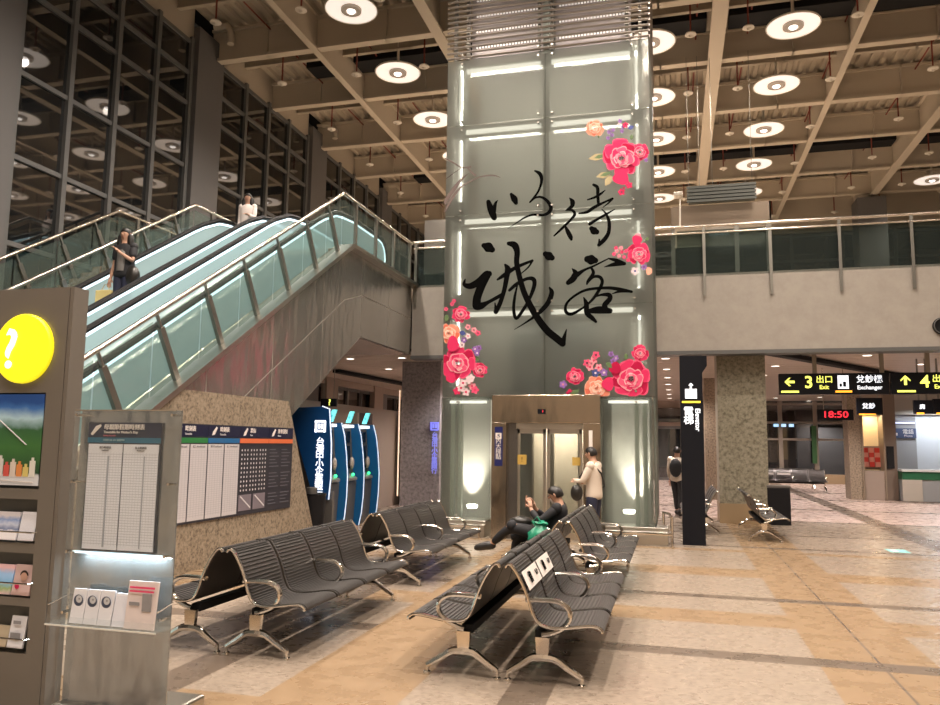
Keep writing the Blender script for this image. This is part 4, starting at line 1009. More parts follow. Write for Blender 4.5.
sf = MB().box(SX0-.02, SX1+.02, SY-.11, SY+.04, .545, .552).box(SX0-.02, SX1+.02, SY-.11, SY-.105, .545, .60).build('shelf', acryl, stn)
MB().box(SX0-.02, SX1+.02, SY-.113, SY-.108, .543, .552).build('shelf_edge', mat('glass edge', (.7, .68, .62), .2, 0, (1, .95, .85), .1), stn)
for x in (SX0-.015, SX1+.015): MB().tube([(x, SY-.10, .66), (x, SY+.04, .69)], .005, 6).build('shelf_rod', chrome, stn)
for k in range(3):
    def cov(o, x, y, z, w, h):
        MB().use(mat('dial dark', (.06, .08, .14), .5)).disc((x+.045, y+.018, z+.13), .034, 'y', 16).use(mat('dial pale', (.62, .64, .68), .5)).disc((x+.05, y+.016, z+.138), .022, 'y', 16).use(grey_txt).disc((x+.052, y+.015, z+.14), .006, 'y', 8).build('printed_wheel', None, o)
    leaflet(-3.505+k*.098, .553, .094, .195, SY-.06, lfw if k else lfw, ['leaflet with a round dial print, first from the taupe pillar on the stand shelf', 'leaflet with a round dial print, middle of the three alike on the stand shelf', 'leaflet with a round dial print, beside the grid leaflet on the stand shelf'][k], None, extra=cov)
leaflet(-3.208, .553, .09, .185, SY-.06, sheet_x, 'grid printed leaflet between the dial leaflets and the tall pink leaflet', None)
def pinkx(o, x, y, z, w, h):
    MB().box(x+.015, x+w-.015, y+.018, y+.02, z+h-.04, z+h-.028).box(x+.015, x+w-.02, y+.016, y+.018, z+h-.06, z+h-.05).build('printed_title', pk[2], o)
    MB().box(x+.11, x+.17, y+.01, y+.014, z+.10, z+.2).box(x+.02, x+.08, y+.01, y+.012, z+.03, z+.045).box(x+.02, x+.09, y+.012, y+.014, z+.13, z+.15).build('printed_box', grey_txt, o)
leaflet(-3.11, .553, .20, .265, SY-.075, mat('leaflet pale pink', (.74, .66, .65), .5), 'tall pale pink leaflet with a red title on the stand shelf', None, extra=pinkx)

# ================================================================== BLUE MACHINES AND THEIR SIGN FIN
blue = mat('machine blue', (.006, .055, .19), .3, coat=.4); blue2 = mat('machine blue face', (.01, .11, .30), .3)
mgrey = mat('machine grey', (.16, .15, .14), .4, .4); scr = mat('screen dark', (.01, .012, .015), .15)
sf_ = empty('bank_sign_fin', (-6.3, 12.6, .6), 'blue tapering sign fin with glowing white bank lettering', 'sign')
FYs = 12.55
pl_ = [(-6.73, FYs, 2.15), (-6.70, FYs, 2.235), (-6.08, FYs, 2.255), (-5.93, FYs, 2.20), (-5.88, FYs, 1.6), (-5.87, FYs, 1.0), (-5.90, FYs, .62), (-6.13, FYs, .60), (-6.20, FYs, .66)]
MB().prism(pl_, (0, .07, 0)).build('fin', blue, sf_, bevel=.01)
MB().tube([(-6.07, FYs, 2.262), (-5.93, FYs, 2.21), (-5.873, FYs, 1.6), (-5.862, FYs, 1.0), (-5.892, FYs, .62)], .012, 6).build('edge_light', mat('edge light', (.8, .9, 1), .5, 0, (.6, .75, 1), 1.2), sf_)
text('台\n灣\n中\n小\n企\n業\n銀\n行', .165, (-6.085, FYs-.012, 1.17), wht_l, sf_, bold=.004, spacing=.78)
b = MB(); ex, ez = -6.20, 1.80
for x0, x1, z0, z1 in ((0, .2, .17, .21), (0, .2, 0, .04), (0, .04, 0, .2), (.17, .21, 0, .2), (.06, .095, .06, .15), (.115, .15, .06, .15)): b.box(ex+x0, ex+x1, FYs-.012, FYs, ez+z0, ez+z1)
b.build('emblem', wht_l, sf_)
MB().box(-6.2, -6.0, FYs+.01, FYs+.06, 0, .62).build('post', mgrey, sf_)
glowb = mat('violet glow', (.25, .25, .9), .5, 0, (.22, .22, 1.), .55)
mp_ = None  # row of bank cash machines, the first one copied
for k, Y in enumerate((12.72, 13.52, 14.32)):
    lab = ['blue cash machine beside the glowing sign fin', 'blue cash machine standing between its two twins', 'blue cash machine next to the brown wall opening'][k]
    if mp_ is None:
        mp_ = empty('cash_machine', (-6.5, Y, 0), lab, 'cash machine'); y0, y1 = Y, Y+.70
        MB().prism([(-6.95, y0, 0), (-6.14, y0, 0), (-6.09, y0, .85), (-6.17, y0, 1.05), (-6.24, y0, 1.9), (-6.95, y0, 1.9)], (0, y1-y0, 0)).build('cabinet', mgrey, mp_)
        MB().prism([(-6.24, y0+.1, 1.90), (-6.08, y0+.1, 1.91), (-6.08, y0+.1, 1.96), (-6.24, y0+.1, 1.96)], (0, y1-y0-.32, 0)).build('header_light', wht_l, mp_)
        MB().prism([(-6.18, y0+.30, 2.0), (-6.10, y0+.30, 2.22), (-6.02, y0+.30, 2.22), (-6.10, y0+.30, 2.0)], (0, .06, 0)).build('logo_tab', cyan_l, mp_)
        text('e', .09, (-6.10, y0+.29, 2.11), teal, mp_)
        MB().prism([(-6.165, y0+.1, 1.12), (-6.205, y0+.1, 1.55), (-6.23, y0+.1, 1.55), (-6.20, y0+.1, 1.12)], (0, .5, 0)).build('screen', scr, mp_)
        MB().box(-6.26, -6.20, y0+.12, y1-.12, 1.62, 1.84).build('dark_panel', scr, mp_)
        MB().prism([(-6.12, y0+.15, .87), (-6.03, y0+.2, .90), (-6.03, y0+.2, .94), (-6.18, y0+.15, 1.03)], (0, .4, 0)).build('keypad_shelf', mat('keypad grey', (.3, .29, .27), .35, .5), mp_)
        MB().ball((-6.12, y0+.52, 1.22), (.045, .05, .12)).build('handset', mat('handset grey', (.42, .38, .34), .4), mp_, True)
        MB().ball((-6.08, y0+.50, 1.0), .032).build('indicator', grn_l, mp_, True)
        fy = y1+.02
        curve = [(-6.10, 1.99), (-6.03, 1.75), (-5.98, 1.4), (-5.945, 1.0), (-5.95, .6), (-5.98, .25), (-6.03, .01)]
        fin = MB().prism([(-6.6, fy, .0), (-6.6, fy, 1.95)]+[(x, fy, z) for x, z in curve], (0, .06, 0)).build('side_fin', blue2, mp_)
        MB().tube([(x+.006, fy, z) for x, z in curve], .009, 6).build('edge_light', MATS['edge light'], fin)
    else:
        o = copy_tree(mp_); o.location = (-6.5, Y, 0); o['label'] = lab
struct(MB().box(-7.3, -7.1, 11.9, 26, 0, 2.45).build('wall_left', brownwall))
struct(MB().box(-11.2, -5.0, 36.5, 36.7, 0, 3.78).build('wall_back', brownwall))
for y_ in (19.2, 23.0, 27.2, 31.0): struct(MB().box(-11.2, -11.0, y_, y_+.9, 0, 3.75).build('column', brownwall))
struct(MB().box(-11.2, -11.05, 17, 34, 0, 2.9).build('wall_left', brownwall)); struct(MB().box(-11.2, -11.05, 17, 34, 3.52, 3.75).build('wall_left', brownwall))
# service hatch in the brown wall
h = empty('wall_cabinet', (-7.0, 17.5, 1.0), 'slim dark framed opening with a lit edge in the brown wall', 'cabinet')
MB().box(-7.1, -7.04, 16.4, 17.3, 1.05, 2.3).build('recess', mat('recess brown', (.08, .065, .06), .6), h); MB().box(-7.1, -7.0, 16.3, 16.4, .6, 2.3).build('frame', mat('frame tan', (.45, .38, .3), .5), h)
ls = MB().box(-6.97, -6.95, 18.93, 18.97, .25, 3.0).build('light_strip', mat('warm edge', (1, .7, .5), .5, 0, (1, .72, .5), 1.6)); tag(ls, 'thin warm light line on the edge of the blue grey column', 'light strip')
# info sign and bins
qs = empty('hanging_sign', (-6.8, 14.3, 2.4), 'small black hanging sign with a yellow question mark', 'sign')
MB().box(-6.96, -6.62, 14.3, 14.35, 2.34, 2.50).build('panel', signblack, qs); text('?', .17, (-6.76, 14.29, 2.42), yel_g, qs, bold=.008)
MB().tube([(-6.9, 14.32, 2.5), (-6.9, 14.32, 3.72)], .008, 6).tube([(-6.68, 14.32, 2.5), (-6.68, 14.32, 3.72)], .008, 6).build('hanger', darksteel, qs)
def bin_(x, y, lab, r=.22, h=.72, rect=False):
    o = empty('litter_bin', (x, y, 0), lab, 'bin'); bm_ = mat('bin black', (.008, .008, .010), .45, spec=.25)
    if rect: MB().box(x-r, x+r, y-r*.7, y+r*.7, 0, h).build('body', bm_, o, bevel=.015); MB().box(x-r-.01, x+r+.01, y-r*.7-.01, y+r*.7+.01, h, h+.05).build('lid', mgrey, o, bevel=.01)
    else:
        MB().lathe([(r*.86, 0), (r, h), (r+.012, h+.01), (r+.012, h+.03), (r-.02, h+.03), (r-.03, h-.1)], (x, y, 0), 28).build('body', bm_, o, True)
        MB().lathe([(.09, h-.08), (.09, h+.12), (.07, h+.13), (.07, h)], (x-.02, y, 0), 16).build('cup', mgrey, o, True)
bin_(-6.02, 12.2, 'round black litter bin under the glowing sign fin')
bin_(2.12, 17.7, 'black litter bin against the green grey granite column', .23, .78, True)
# grey console beside the bin
cs = MB().box(-6.25, -5.85, 12.62, 12.70, 0, .75).build('console_plate', mgrey); tag(cs, 'grey metal plate at the foot of the sign fin', 'plate')

# ================================================================== PILLAR SIGN AND HANGING SIGNS
ps = empty('pillar_sign', (.3, 13.6, 0), 'tall black pillar sign with white lift pictogram and yellow bar', 'sign')
PY = 13.5
MB().box(.11, .48, PY, PY+.28, 0, 3.17).prism([(.48, PY+.02, 3.17), (.56, PY+.02, 3.17), (.56, PY+.02, 3.0), (.48, PY+.02, 2.88)], (0, .24, 0)).build('post', signblack, ps)
b = MB().use(wht_l)
b.box(.195, .385, PY-.008, PY, 2.44, 2.60)
b.use(signblack).add([(.225, PY-.01, 2.56), (.275, PY-.01, 2.56), (.25, PY-.01, 2.535)], [(0, 1, 2)]).add([(.305, PY-.01, 2.56), (.355, PY-.01, 2.56), (.33, PY-.01, 2.535)], [(0, 1, 2)])
b.use(wht_l).prism([(.25, PY-.008, 2.66), (.29, PY-.008, 2.705), (.33, PY-.008, 2.66)], (0, .006, 0)).box(.275, .305, PY-.008, PY, 2.60, 2.67)
b.build('lift_pictogram', None, ps)
MB().box(.14, .44, PY-.008, PY, 2.365, 2.395).build('yellow_bar', mat('amber bar', (1, .7, .05), .5, 0, (1, .72, .05), 2.), ps)
text('電\n梯', .17, (.245, PY-.008, 2.14), wht_l, ps, bold=.003, spacing=.85)
t = text('Elevator', .115, (.39, PY-.008, 2.08), wht_l, ps, bold=.002); t.rotation_euler = (PI/2, PI/2, 0)
def hsign(x0, x1, z0, z1, Y, label):
    o = empty('hanging_sign', ((x0+x1)/2, Y, z0), label, 'sign')
    MB().box(x0, x1, Y, Y+.12, z0, z1).build('panel', signblack, o, bevel=.008)
    for x in (x0+.45*(x1-x0)*.75, x1-.12): MB().box(x-.04, x+.04, Y+.03, Y+.09, z1, ZB+.1).build('hanger', mat('hanger tan', (.30, .26, .21), .5), o)
    return o
def arrow(b, cx, cz, Y, s, ang):
    pts = [(-.5, 0), (-.05, .45), (.12, .45), (-.18, .13), (.5, .13), (.5, -.13), (-.18, -.13), (.12, -.45), (-.05, -.45)]
    b.prism([(cx+s*(x*cos(ang)-z*sin(ang)), Y, cz+s*(x*sin(ang)+z*cos(ang))) for x, z in pts], (0, .008, 0))
HY = 17.9
s1 = hsign(2.21, 4.36, 2.76, 3.21, HY-.3, 'black hanging sign reading exit 3 with a yellow arrow and banknote exchanger text')
Yf = HY-.31
b = MB(); arrow(b, 2.42, 3.03, Yf, .20, 0); b.build('arrow', yel_g, s1)
MB().box(2.25, 2.60, Yf, Yf+.01, 2.80, 2.84).build('bar', yel_g, s1)
text('3', .36, (2.80, Yf, 3.01), yel_g, s1, bold=.012); text('出口', .17, (3.11, Yf, 3.07), yel_g, s1, bold=.003); text('Exit', .12, (3.10, Yf, 2.91), yel_g, s1, bold=.003)
b = MB().use(wht_l).box(3.37, 3.58, Yf, Yf+.01, 2.88, 3.16).use(signblack).box(3.47, 3.53, Yf-.003, Yf, 2.92, 3.03).box(3.40, 3.45, Yf-.003, Yf, 2.92, 2.99); b.build('machine_pictogram', None, s1)
MB().box(3.32, 3.64, Yf, Yf+.01, 2.80, 2.84).build('orange_bar', org_l, s1)
text('兌鈔機', .17, (3.98, Yf, 3.07), wht_l, s1, bold=.004); text('Exchanger', .115, (3.98, Yf, 2.90), wht_l, s1, bold=.003)
s2 = hsign(4.39, 6.5, 2.76, 3.21, HY-.3, 'black hanging sign reading exit 4 with an upward yellow arrow')
b = MB(); arrow(b, 4.66, 3.05, Yf, .20, -PI/2); b.build('arrow', yel_g, s2); MB().box(4.50, 4.84, Yf, Yf+.01, 2.80, 2.84).build('bar', yel_g, s2)
text('4', .36, (5.02, Yf, 3.01), yel_g, s2, bold=.012); text('出口', .17, (5.32, Yf, 3.07), yel_g, s2, bold=.003); text('Exit', .12, (5.28, Yf, 2.91), yel_g, s2, bold=.003)
# clock
ck = empty('digital_clock', (4.1, 22, 2.4), 'hanging black digital clock with red digits', 'clock')
MB().box(3.68, 4.56, 22, 22.1, 2.36, 2.64).build('case', signblack, ck); text('18:50', .24, (4.12, 21.99, 2.50), red_l, ck, bold=.004, sx=1.2)
for x in (3.85, 4.35): MB().tube([(x, 22.05, 2.64), (x, 22.05, 3.75)], .012, 6).build('hanger', tubem, ck)
def ssign(x0, x1, z0, z1, Y, label, body, bar):
    o = empty('hanging_sign', ((x0+x1)/2, Y, z0), label, 'sign')
    MB().box(x0, x1, Y, Y+.1, z0, z1).build('panel', signblack, o); text(body, (z1-z0)*.36, ((x0+x1)/2-.03, Y-.01, (z0+z1)/2), wht_l, o, bold=.006)
    MB().box(x0+.05, x1-.2, Y-.01, Y, z0-.01, z0+.03).build('bar', bar, o)
    MB().box(x0+.1, x0+.13, Y+.03, Y+.07, z1, ZB+.1).box(x1-.13, x1-.1, Y+.03, Y+.07, z1, ZB+.1).build('hanger', darksteel, o)
ssign(5.28, 5.98, 2.62, 3.12, 25, 'small black hanging sign with white glyphs over the warm lit niche', '兌鈔', org_l)
ssign(5.45, 5.85, 2.45, 2.77, 20, 'small black hanging restroom sign with an orange underline', '廁', org_l)
ssign(5.86, 6.4, 2.45, 2.80, 20, 'black hanging sign with white door glyph at the frame edge', '♿', org_l)

# ================================================================== FAR END
# dark window front
w = struct(MB().box(3.0, 8.7, 38.0, 38.1, .35, ZB+.1).build('window_9', nightglass))
b = MB()
for x in (3.05, 4.75, 6.25, 7.75, 8.65): b.box(x-.09, x+.09, 37.9, 38.02, 0, ZB+.1)
for z in (.3, 1.98, 2.75, 3.6): b.box(3.0, 8.7, 37.92, 38.02, z-.05, z+.05)
b.build('window_frame', mat('tan window frame', (.20, .165, .13), .5), w)
struct(MB().box(3.0, 8.7, 37.85, 38.05, 0, .42).build('trim_2', tan_stone))
struct(MB().box(-.9, 3.0, 37.9, 38.1, 2.55, ZB+.1).box(1.9, 3.0, 37.9, 38.1, 0, 2.55).box(-5, -.9, 37.9, 38.1, 0, ZB+.1).build('wall_back', brownwall))
dd = struct(MB().box(-.9, 1.9, 37.95, 38.05, 0, 2.5).build('door_1', nightglass)); MB().box(.3, .42, 37.86, 37.96, 0, 2.5).box(-.9, 1.9, 37.86, 37.96, 2.42, 2.55).box(-.9, 1.9, 37.86, 37.96, 0, .12).build('door_frame', greyframe, dd)
w = struct(MB().box(-.9, 1.9, 37.8, 37.88, 2.75, 3.4).build('window_10', nightglass))
# green light and lit sign: their window reflections added as glowing strips
gm = mat('green window reflection', (.015, .06, .015), .5, 0, (.12, .5, .10), .03)
tag(MB().box(6.05, 6.25, 37.80, 37.82, .9, 2.6).build('green_reflection', gm), 'slim vertical green reflection painted onto the dark window front', 'reflection')
for k in range(3): tag(MB().box(4.45+.33*k, 4.45+.33*k+.2, 37.78, 37.8, 2.55, 2.68).build('window_lamp', mat('cool lamp reflection', (.6, .8, 1), .5, 0, (.4, .7, 1), 1.8)), 'small cool blue reflection of a lit sign on the dark window front', 'lamp', 'blue reflections on the window front')
# granite pillar, warm niche, timber pier
nc = empty('exchange_niche', (6.1, 27.3, 0), 'warm lit niche with red leaflet rack above a brown cabinet', 'niche')
MB().box(5.78, 5.84, 26.95, 27.9, 0, ZB).box(6.42, 6.47, 26.95, 27.9, 0, ZB).build('frame', mat('niche frame', (.22, .17, .12), .5), nc)
MB().box(5.84, 6.6, 27.6, 27.65, .9, 2.85).build('back_panel', mat('warm panel', (.70, .52, .30), .6, 0, (1., .72, .38), .35), nc)
MB().box(5.84, 6.42, 27.0, 27.6, 0, .92).build('cabinet', brownwall, nc); MB().box(5.84, 6.42, 26.97, 27.6, 2.72, ZB).build('fascia', brownwall, nc)
area((6.14, 27.3, 2.68), .4, .4, 22, (1, .78, .5), (0, 0, 0), nc)
rk = empty('leaflet_rack', (6.1, 27.5, 1.0), 'wall rack full of red leaflets in the warm niche', 'rack')
for i in range(3):
    for j in range(4): tag(MB().box(5.93+.17*i, 6.08+.17*i, 27.50-.02*j, 27.54-.02*j, 1.50-.15*j-.02, 1.64-.15*j).build('rack_leaflet', [mat('rack red', (.48, .03, .02), .5), mat('rack rose', (.6, .25, .2), .5)][(i+j) % 2]), 'red leaflet standing in the rack of the warm niche', 'leaflet', 'red leaflets in the niche rack')
MB().box(5.9, 6.5, 27.55, 27.58, .95, 1.70).build('rack_panel', brownwall, rk)
struct(MB().box(5.42, 5.78, 27, 27.8, 0, ZB+.1).build('column', granite))
tp = MB().box(6.46, 6.80, 27, 28, 0, ZB+.1); struct(tp.build('column', mat('timber brown', (.16, .12, .09), .5)))
tag(MB().box(6.5, 6.7, 26.94, 27.0, 1.0, 1.7).build('wall_phone_panel', blackm), 'dark panel fixed on the brown pier beside the niche', 'panel')
# counter
ct = empty('service_counter', (7.8, 27.2, 0), 'service counter with a white top and green band', 'counter')
gl = mat('counter grey', (.28, .29, .29), .4)
MB().box(6.82, 9.6, 26.6, 27.4, .02, .85).build('front_panel', gl, ct); MB().box(6.81, 9.6, 26.57, 27.4, .68, .93).build('green_band', mat('counter green', (.015, .10, .045), .35), ct)
MB().box(6.78, 9.6, 26.52, 27.45, .93, .99).build('top', mat('counter top', (.55, .55, .53), .3), ct)
MB().box(6.80, 7.35, 26.57, 26.6, .02, .68).build('side_panel', mat('counter beige', (.42, .38, .32), .5), ct)
struct(MB().box(6.8, 7.75, 28.4, 28.5, 0, 2.75).build('wall_back', mat('grey partition', (.30, .30, .30), .6)))
struct(MB().box(7.75, 10.5, 28.4, 28.5, 0, 2.9).build('wall_back', mat('white partition', (.62, .65, .68), .6)))
struct(MB().box(6.8, 10.5, 28.2, 28.5, 2.75, ZB+.1).build('wall_back', mat('pale fascia', (.42, .38, .33), .6)))
sg2 = empty('wall_sign', (7.4, 28.3, 2.1), 'grey blue wall sign with white pictogram above the counter', 'sign')
MB().box(6.95, 7.74, 28.34, 28.38, 1.98, 2.30).build('plate', mat('sign slate', (.05, .07, .14), .4), sg2); text('電話', .17, (7.5, 28.33, 2.18), whitep, sg2); text('Phone', .10, (7.5, 28.33, 2.05), whitep, sg2)
MB().ball((7.1, 28.33, 2.2), (.03, .01, .03)).box(7.05, 7.18, 28.32, 28.34, 2.06, 2.15).build('pictogram', whitep, sg2)
tag(MB().box(6.95, 7.7, 28.3, 28.34, 2.46, 2.50).build('tube_lamp', mat('violet tube', (.7, .7, 1), .5, 0, (.6, .66, 1), 2.)), 'cool tube lamp above the slate wall sign', 'lamp')
area((8.4, 27.6, 2.9), 1.6, .5, 90, (.85, .92, 1), (0, 0, 0))
# floor sticker, loudspeaker
fs = MB().use(mat('sticker teal', (.25, .62, .62), .5)).box(3.30, 3.60, 13.75, 14.15, 0, .004).use(whitep).box(3.36, 3.44, 13.82, 14.05, .004, .006); tag(fs.build('floor_sticker', None), 'small turquoise sticker on the floor tiles', 'sticker')
sp = empty('wall_speaker', (5.4, 16.9, 4.05), 'round black loudspeaker on the mezzanine band at the frame edge', 'loudspeaker')
v = MB().lathe([(.17, 0), (.17, .04), (.15, .05), (.12, .03), (.02, .03)], (0, 0, 0), 32); cspk = aty(942, 326, 16.98)
v.v = [(cspk.x+x, 16.99-z, cspk.z+y) for x, y, z in v.v]; ORG[sp.name] = Vector(cspk); sp.location = cspk; v.build('cone', blackm, sp, True)
v = MB().tube([(cspk.x+.15*cos(t), 16.94, cspk.z+.15*sin(t)) for t in [2*PI*k/24 for k in range(24)]], .012, 6, closed=True); v.build('ring', greyframe, sp, True)
# camera on a pole beside the tower
cc = empty('security_camera', (0, 19, 7.6), 'small white security camera on a pole above the mezzanine railing', 'camera')
p = aty(680, 197, 18.0); q = aty(680, 226, 18.0)
ORG[cc.name] = Vector(q); cc.location = q
MB().tube([tuple(q), tuple(p)], .018, 8).build('pole', ivory, cc); MB().box(p.x-.14, p.x+.06, 17.85, 18.15, p.z, p.z+.09).build('housing', ivory, cc, bevel=.02)
# queue post and dark cabinet seen under the mezzanine, behind the tower

# ================================================================== PEOPLE
skin_m = mat('skin', (.50, .29, .20), .55); eye_m = mat('eye dark', (.02, .012, .01), .3); lip_m = mat('lips', (.42, .13, .11), .5)
hair_m = mat('black hair', (.010, .008, .007), .45); hairb_m = mat('brown hair', (.045, .018, .010), .45)
def skinned(name, verts, edges, rad, m, root=0, extra=None, sub=2):
    me = bpy.data.meshes.new(name); me.from_pydata([tuple(v) for v in verts], edges, [])
    o = bpy.data.objects.new(name+'_tmp', me); C.objects.link(o)
    o.modifiers.new('s', 'SKIN'); sv = me.skin_vertices[0].data
    for i, r in enumerate(rad): sv[i].radius = (r, r) if not isinstance(r, tuple) else r; sv[i].use_root = (i == root)
    s = o.modifiers.new('u', 'SUBSURF'); s.levels = sub
    dg = bpy.context.evaluated_depsgraph_get(); dg.update()
    m2 = bpy.data.meshes.new_from_object(o.evaluated_get(dg)); bpy.data.objects.remove(o)
    m2.materials.clear(); m2.materials.append(m)
    m2.polygons.foreach_set('use_smooth', [True]*len(m2.polygons))
    return m2
def ring(c, d, side, rx, ry, n=14):
    d = Vector(d).normalized(); side = (Vector(side)-d*Vector(side).dot(d)).normalized(); f = side.cross(d)
    return [Vector(c)+side*rx*cos(2*PI*k/n)+f*ry*sin(2*PI*k/n) for k in range(n)]
def limb(b, pts, rs, side=(0, 1, 0)):
    pts = [Vector(p) for p in pts]; rg = []
    for i, p in enumerate(pts):
        d = pts[min(i+1, len(pts)-1)]-pts[max(i-1, 0)]; s = Vector(side)
        if abs(d.normalized().dot(s)) > .9: s = Vector((1, 0, 0))
        rg.append(ring(p, d, s, rs[i], rs[i]))
    b.loft(rg)
def person(loc, rz, J, label, top, bottom, shoe, hairlen='short', W_=1., hair=hair_m, sleeve=1., mask=False, extra=None, skirt_z=None):
    o = empty('person', loc, label, 'person'); o.rotation_euler = (0, 0, rz); ORG[o.name] = Vector((0, 0, 0))
    J = {k: Vector(v) for k, v in J.items()}
    if hairlen == 'long':
        for k in J:
            if k not in ('face', 'handL', 'handR', 'head'): J[k].y *= .86
    V = []; E = []; Rr = []
    def add(p, r, link=None):
        V.append(Vector(p)); Rr.append(r)
        if link is not None: E.append((link, len(V)-1))
        return len(V)-1
    pel = add(J['pelvis'], (.12, .10)); sp_ = add(J['pelvis'].lerp(J['chest'], .5), (.11, .085), pel); ch = add(J['chest'], (.13, .095), sp_)
    nb = add(J['chest'].lerp(J['neck'], .70), (.075, .06), ch); nk = add(J['neck'], .05, nb); hf = J['face']
    up_h = (J['head']-J['neck']).normalized()
    jaw = add(J['neck'].lerp(J['head'], .55)+hf*.012, .062, nk); hd = add(J['head']+up_h*.01, .088, jaw); add(J['head']+up_h*.075, .068, hd)
    for s in ('L', 'R'):
        sh = add(J['sh'+s], .052, nb); el = add(J['el'+s], .036, sh); fm = add(J['el'+s].lerp(J['wr'+s], .35), .036, el); wr = add(J['wr'+s], .024, fm)
        hd_ = J['hand'+s].normalized(); plm = add(J['wr'+s]+hd_*.06, (.034, .02), wr)
        sidev = hd_.cross(Vector((0, 0, 1))); sidev = sidev.normalized() if sidev.length > .1 else Vector((1, 0, 0)); curl = hd_.cross(sidev)
        for k, (off, ln) in enumerate(((-.027, .058), (-.009, .068), (.009, .064), (.026, .05))):
            a = add(J['wr'+s]+hd_*.10+sidev*off, .0095, plm); c = add(J['wr'+s]+hd_*(.10+ln*.55)+sidev*off*1.15+curl*.010, .0085, a); add(J['wr'+s]+hd_*(.10+ln*.9)+sidev*off*1.1+curl*.028, .0072, c)
        a = add(J['wr'+s]+hd_*.035-sidev*.034, .0105, plm); add(J['wr'+s]+hd_*.075-sidev*.052+curl*.012, .0085, a)
        hp = add(J['hip'+s], .085, pel); kn = add(J['kn'+s], .052, hp); cf = add(J['kn'+s].lerp(J['an'+s], .35), .05, kn); an = add(J['an'+s], .034, cf); add(J['toe'+s], .03, an)
    me = skinned('body', V, E, Rr, skin_m)
    # nose and ears are welded into the same surface
    bm = bmesh.new(); bm.from_mesh(me); hc = J['head']; side = up_h.cross(hf).normalized()
    M = Matrix((hf, side, up_h)).transposed().to_4x4()
    for c_, sc_ in ((hc+hf*.092-up_h*.005, (.016, .012, .022)), (hc+side*.085, (.012, .008, .026)), (hc-side*.085, (.012, .008, .026))):
        bmesh.ops.create_uvsphere(bm, u_segments=8, v_segments=6, radius=1, matrix=Matrix.Translation(c_) @ M @ Matrix.Diagonal((*sc_, 1)))
    bm.to_mesh(me); bm.free(); me.polygons.foreach_set('use_smooth', [True]*len(me.polygons))
    bd = bpy.data.objects.new('body', me); C.objects.link(bd); bd.parent = o; ORG[bd.name] = Vector((0, 0, 0))
    b = MB().use(eye_m)
    for s in (1, -1): b.ball(hc+hf*.086+side*.032*s+up_h*.018, .008)
    if mask: b.use(whitep).loft([[hc+hf*(.098-.02*abs(cos(t))**2)+side*.062*cos(t)-up_h*(.03-.0*sin(t))+up_h*z for t in [PI*k/8 for k in range(9)]] for z in (.015, -.055)], cap=False)
    else: b.use(lip_m).ball(hc+hf*.083-up_h*.042, (.008, .02, .006) if abs(hf.x) > .7 else (.02, .008, .006))
    b.build('mask' if mask else 'face', None, bd)
    # clothes
    sd = (J['shL']-J['shR']).normalized(); b = MB(); mid = J['pelvis'].lerp(J['chest'], .5); dn = (J['pelvis']-J['chest']).normalized()
    hem = J['pelvis']+dn*(.10 if skirt_z is None else skirt_z)
    tr = [(hem, .182, .135), (J['pelvis'], .175, .13), (mid, .162, .12), (J['chest'], .178, .125), (J['chest'].lerp(J['neck'], .60), .19, .105), (J['chest'].lerp(J['neck'], .88), .11, .085), (J['neck'], .058, .055)]
    for q_ in ('L', 'R'): b.ball(J['sh'+q_]+Vector((0, 0, .002)), .074)
    b.loft([ring(c_, (J['neck']-hem) if i < 3 else J['neck']-J['chest'], sd, rx, ry) for i, (c_, rx, ry) in enumerate(tr)])
    for s in ('L', 'R'):
        a, e, w_ = J['sh'+s], J['el'+s], J['wr'+s]; pts = [a.lerp(J['chest'], .18)+Vector((0, 0, .0)), a, a.lerp(e, .5)]; rr = [.06, .072, .062]
        if sleeve >= .9: pts += [e, e.lerp(w_, .5), e.lerp(w_, .92)]; rr += [.054, .047, .038]
        elif sleeve >= .5: pts += [a.lerp(e, .8)]; rr += [.064]
        limb(b, pts, rr)
    tp = b.build('top', top, bd, True); tp.modifiers.new('s', 'SUBSURF').levels = 1
    b = MB()
    b.loft([ring(J['pelvis']-dn*.06, dn, sd, .15, .115), ring(J['pelvis'], dn, sd, .162, .122), ring(J['pelvis']+dn*.08, dn, sd, .155, .12)])
    for s in ('L', 'R'):
        h_, k_, a_ = J['hip'+s], J['kn'+s], J['an'+s]; b.ball(k_, .074); limb(b, [h_+Vector((0, 0, .03)), h_.lerp(k_, .3), k_, k_.lerp(a_, .4), k_.lerp(a_, .95)], [.10, .092, .066, .06, .048])
    b.build('trousers', bottom, bd, True).modifiers.new('s', 'SUBSURF').levels = 1
    for s in ('L', 'R'):
        a_, t_ = J['an'+s], J['toe'+s]; d = (t_-a_); d.normalize(); b = MB()
        dn2 = Vector((0, 0, -1)); nrm = d.cross(Vector((0, 1, 0)) if abs(d.y) < .8 else Vector((1, 0, 0))).normalized()
        limb(b, [a_-d*.07+Vector((0, 0, -.01)), a_-d*.01+Vector((0, 0, -.01)), a_.lerp(t_, .5), t_+d*.05, t_+d*.10], [.04, .058, .054, .048, .022], nrm)
        b.build('shoe', shoe, bd, True).modifiers.new('s', 'SUBSURF').levels = 1
    # hair
    b = MB(); cap_ = []
    for i in range(8):
        th = PI*.74*i/7; row = []
        for k in range(16):
            ph = 2*PI*k/16; fr = cos(ph)
            t2 = th*(1-.50*max(fr, 0)**.6) if i else th
            rj = 1+.06*sin(5*ph+i)+.03*sin(9*ph); v_ = up_h*cos(t2)*.104+(hf*cos(ph)*.096+side*sin(ph)*.089)*sin(t2)*rj; row.append(hc+up_h*.012-hf*.008+v_)
        cap_.append(row)
    b.loft(cap_, cap=True)
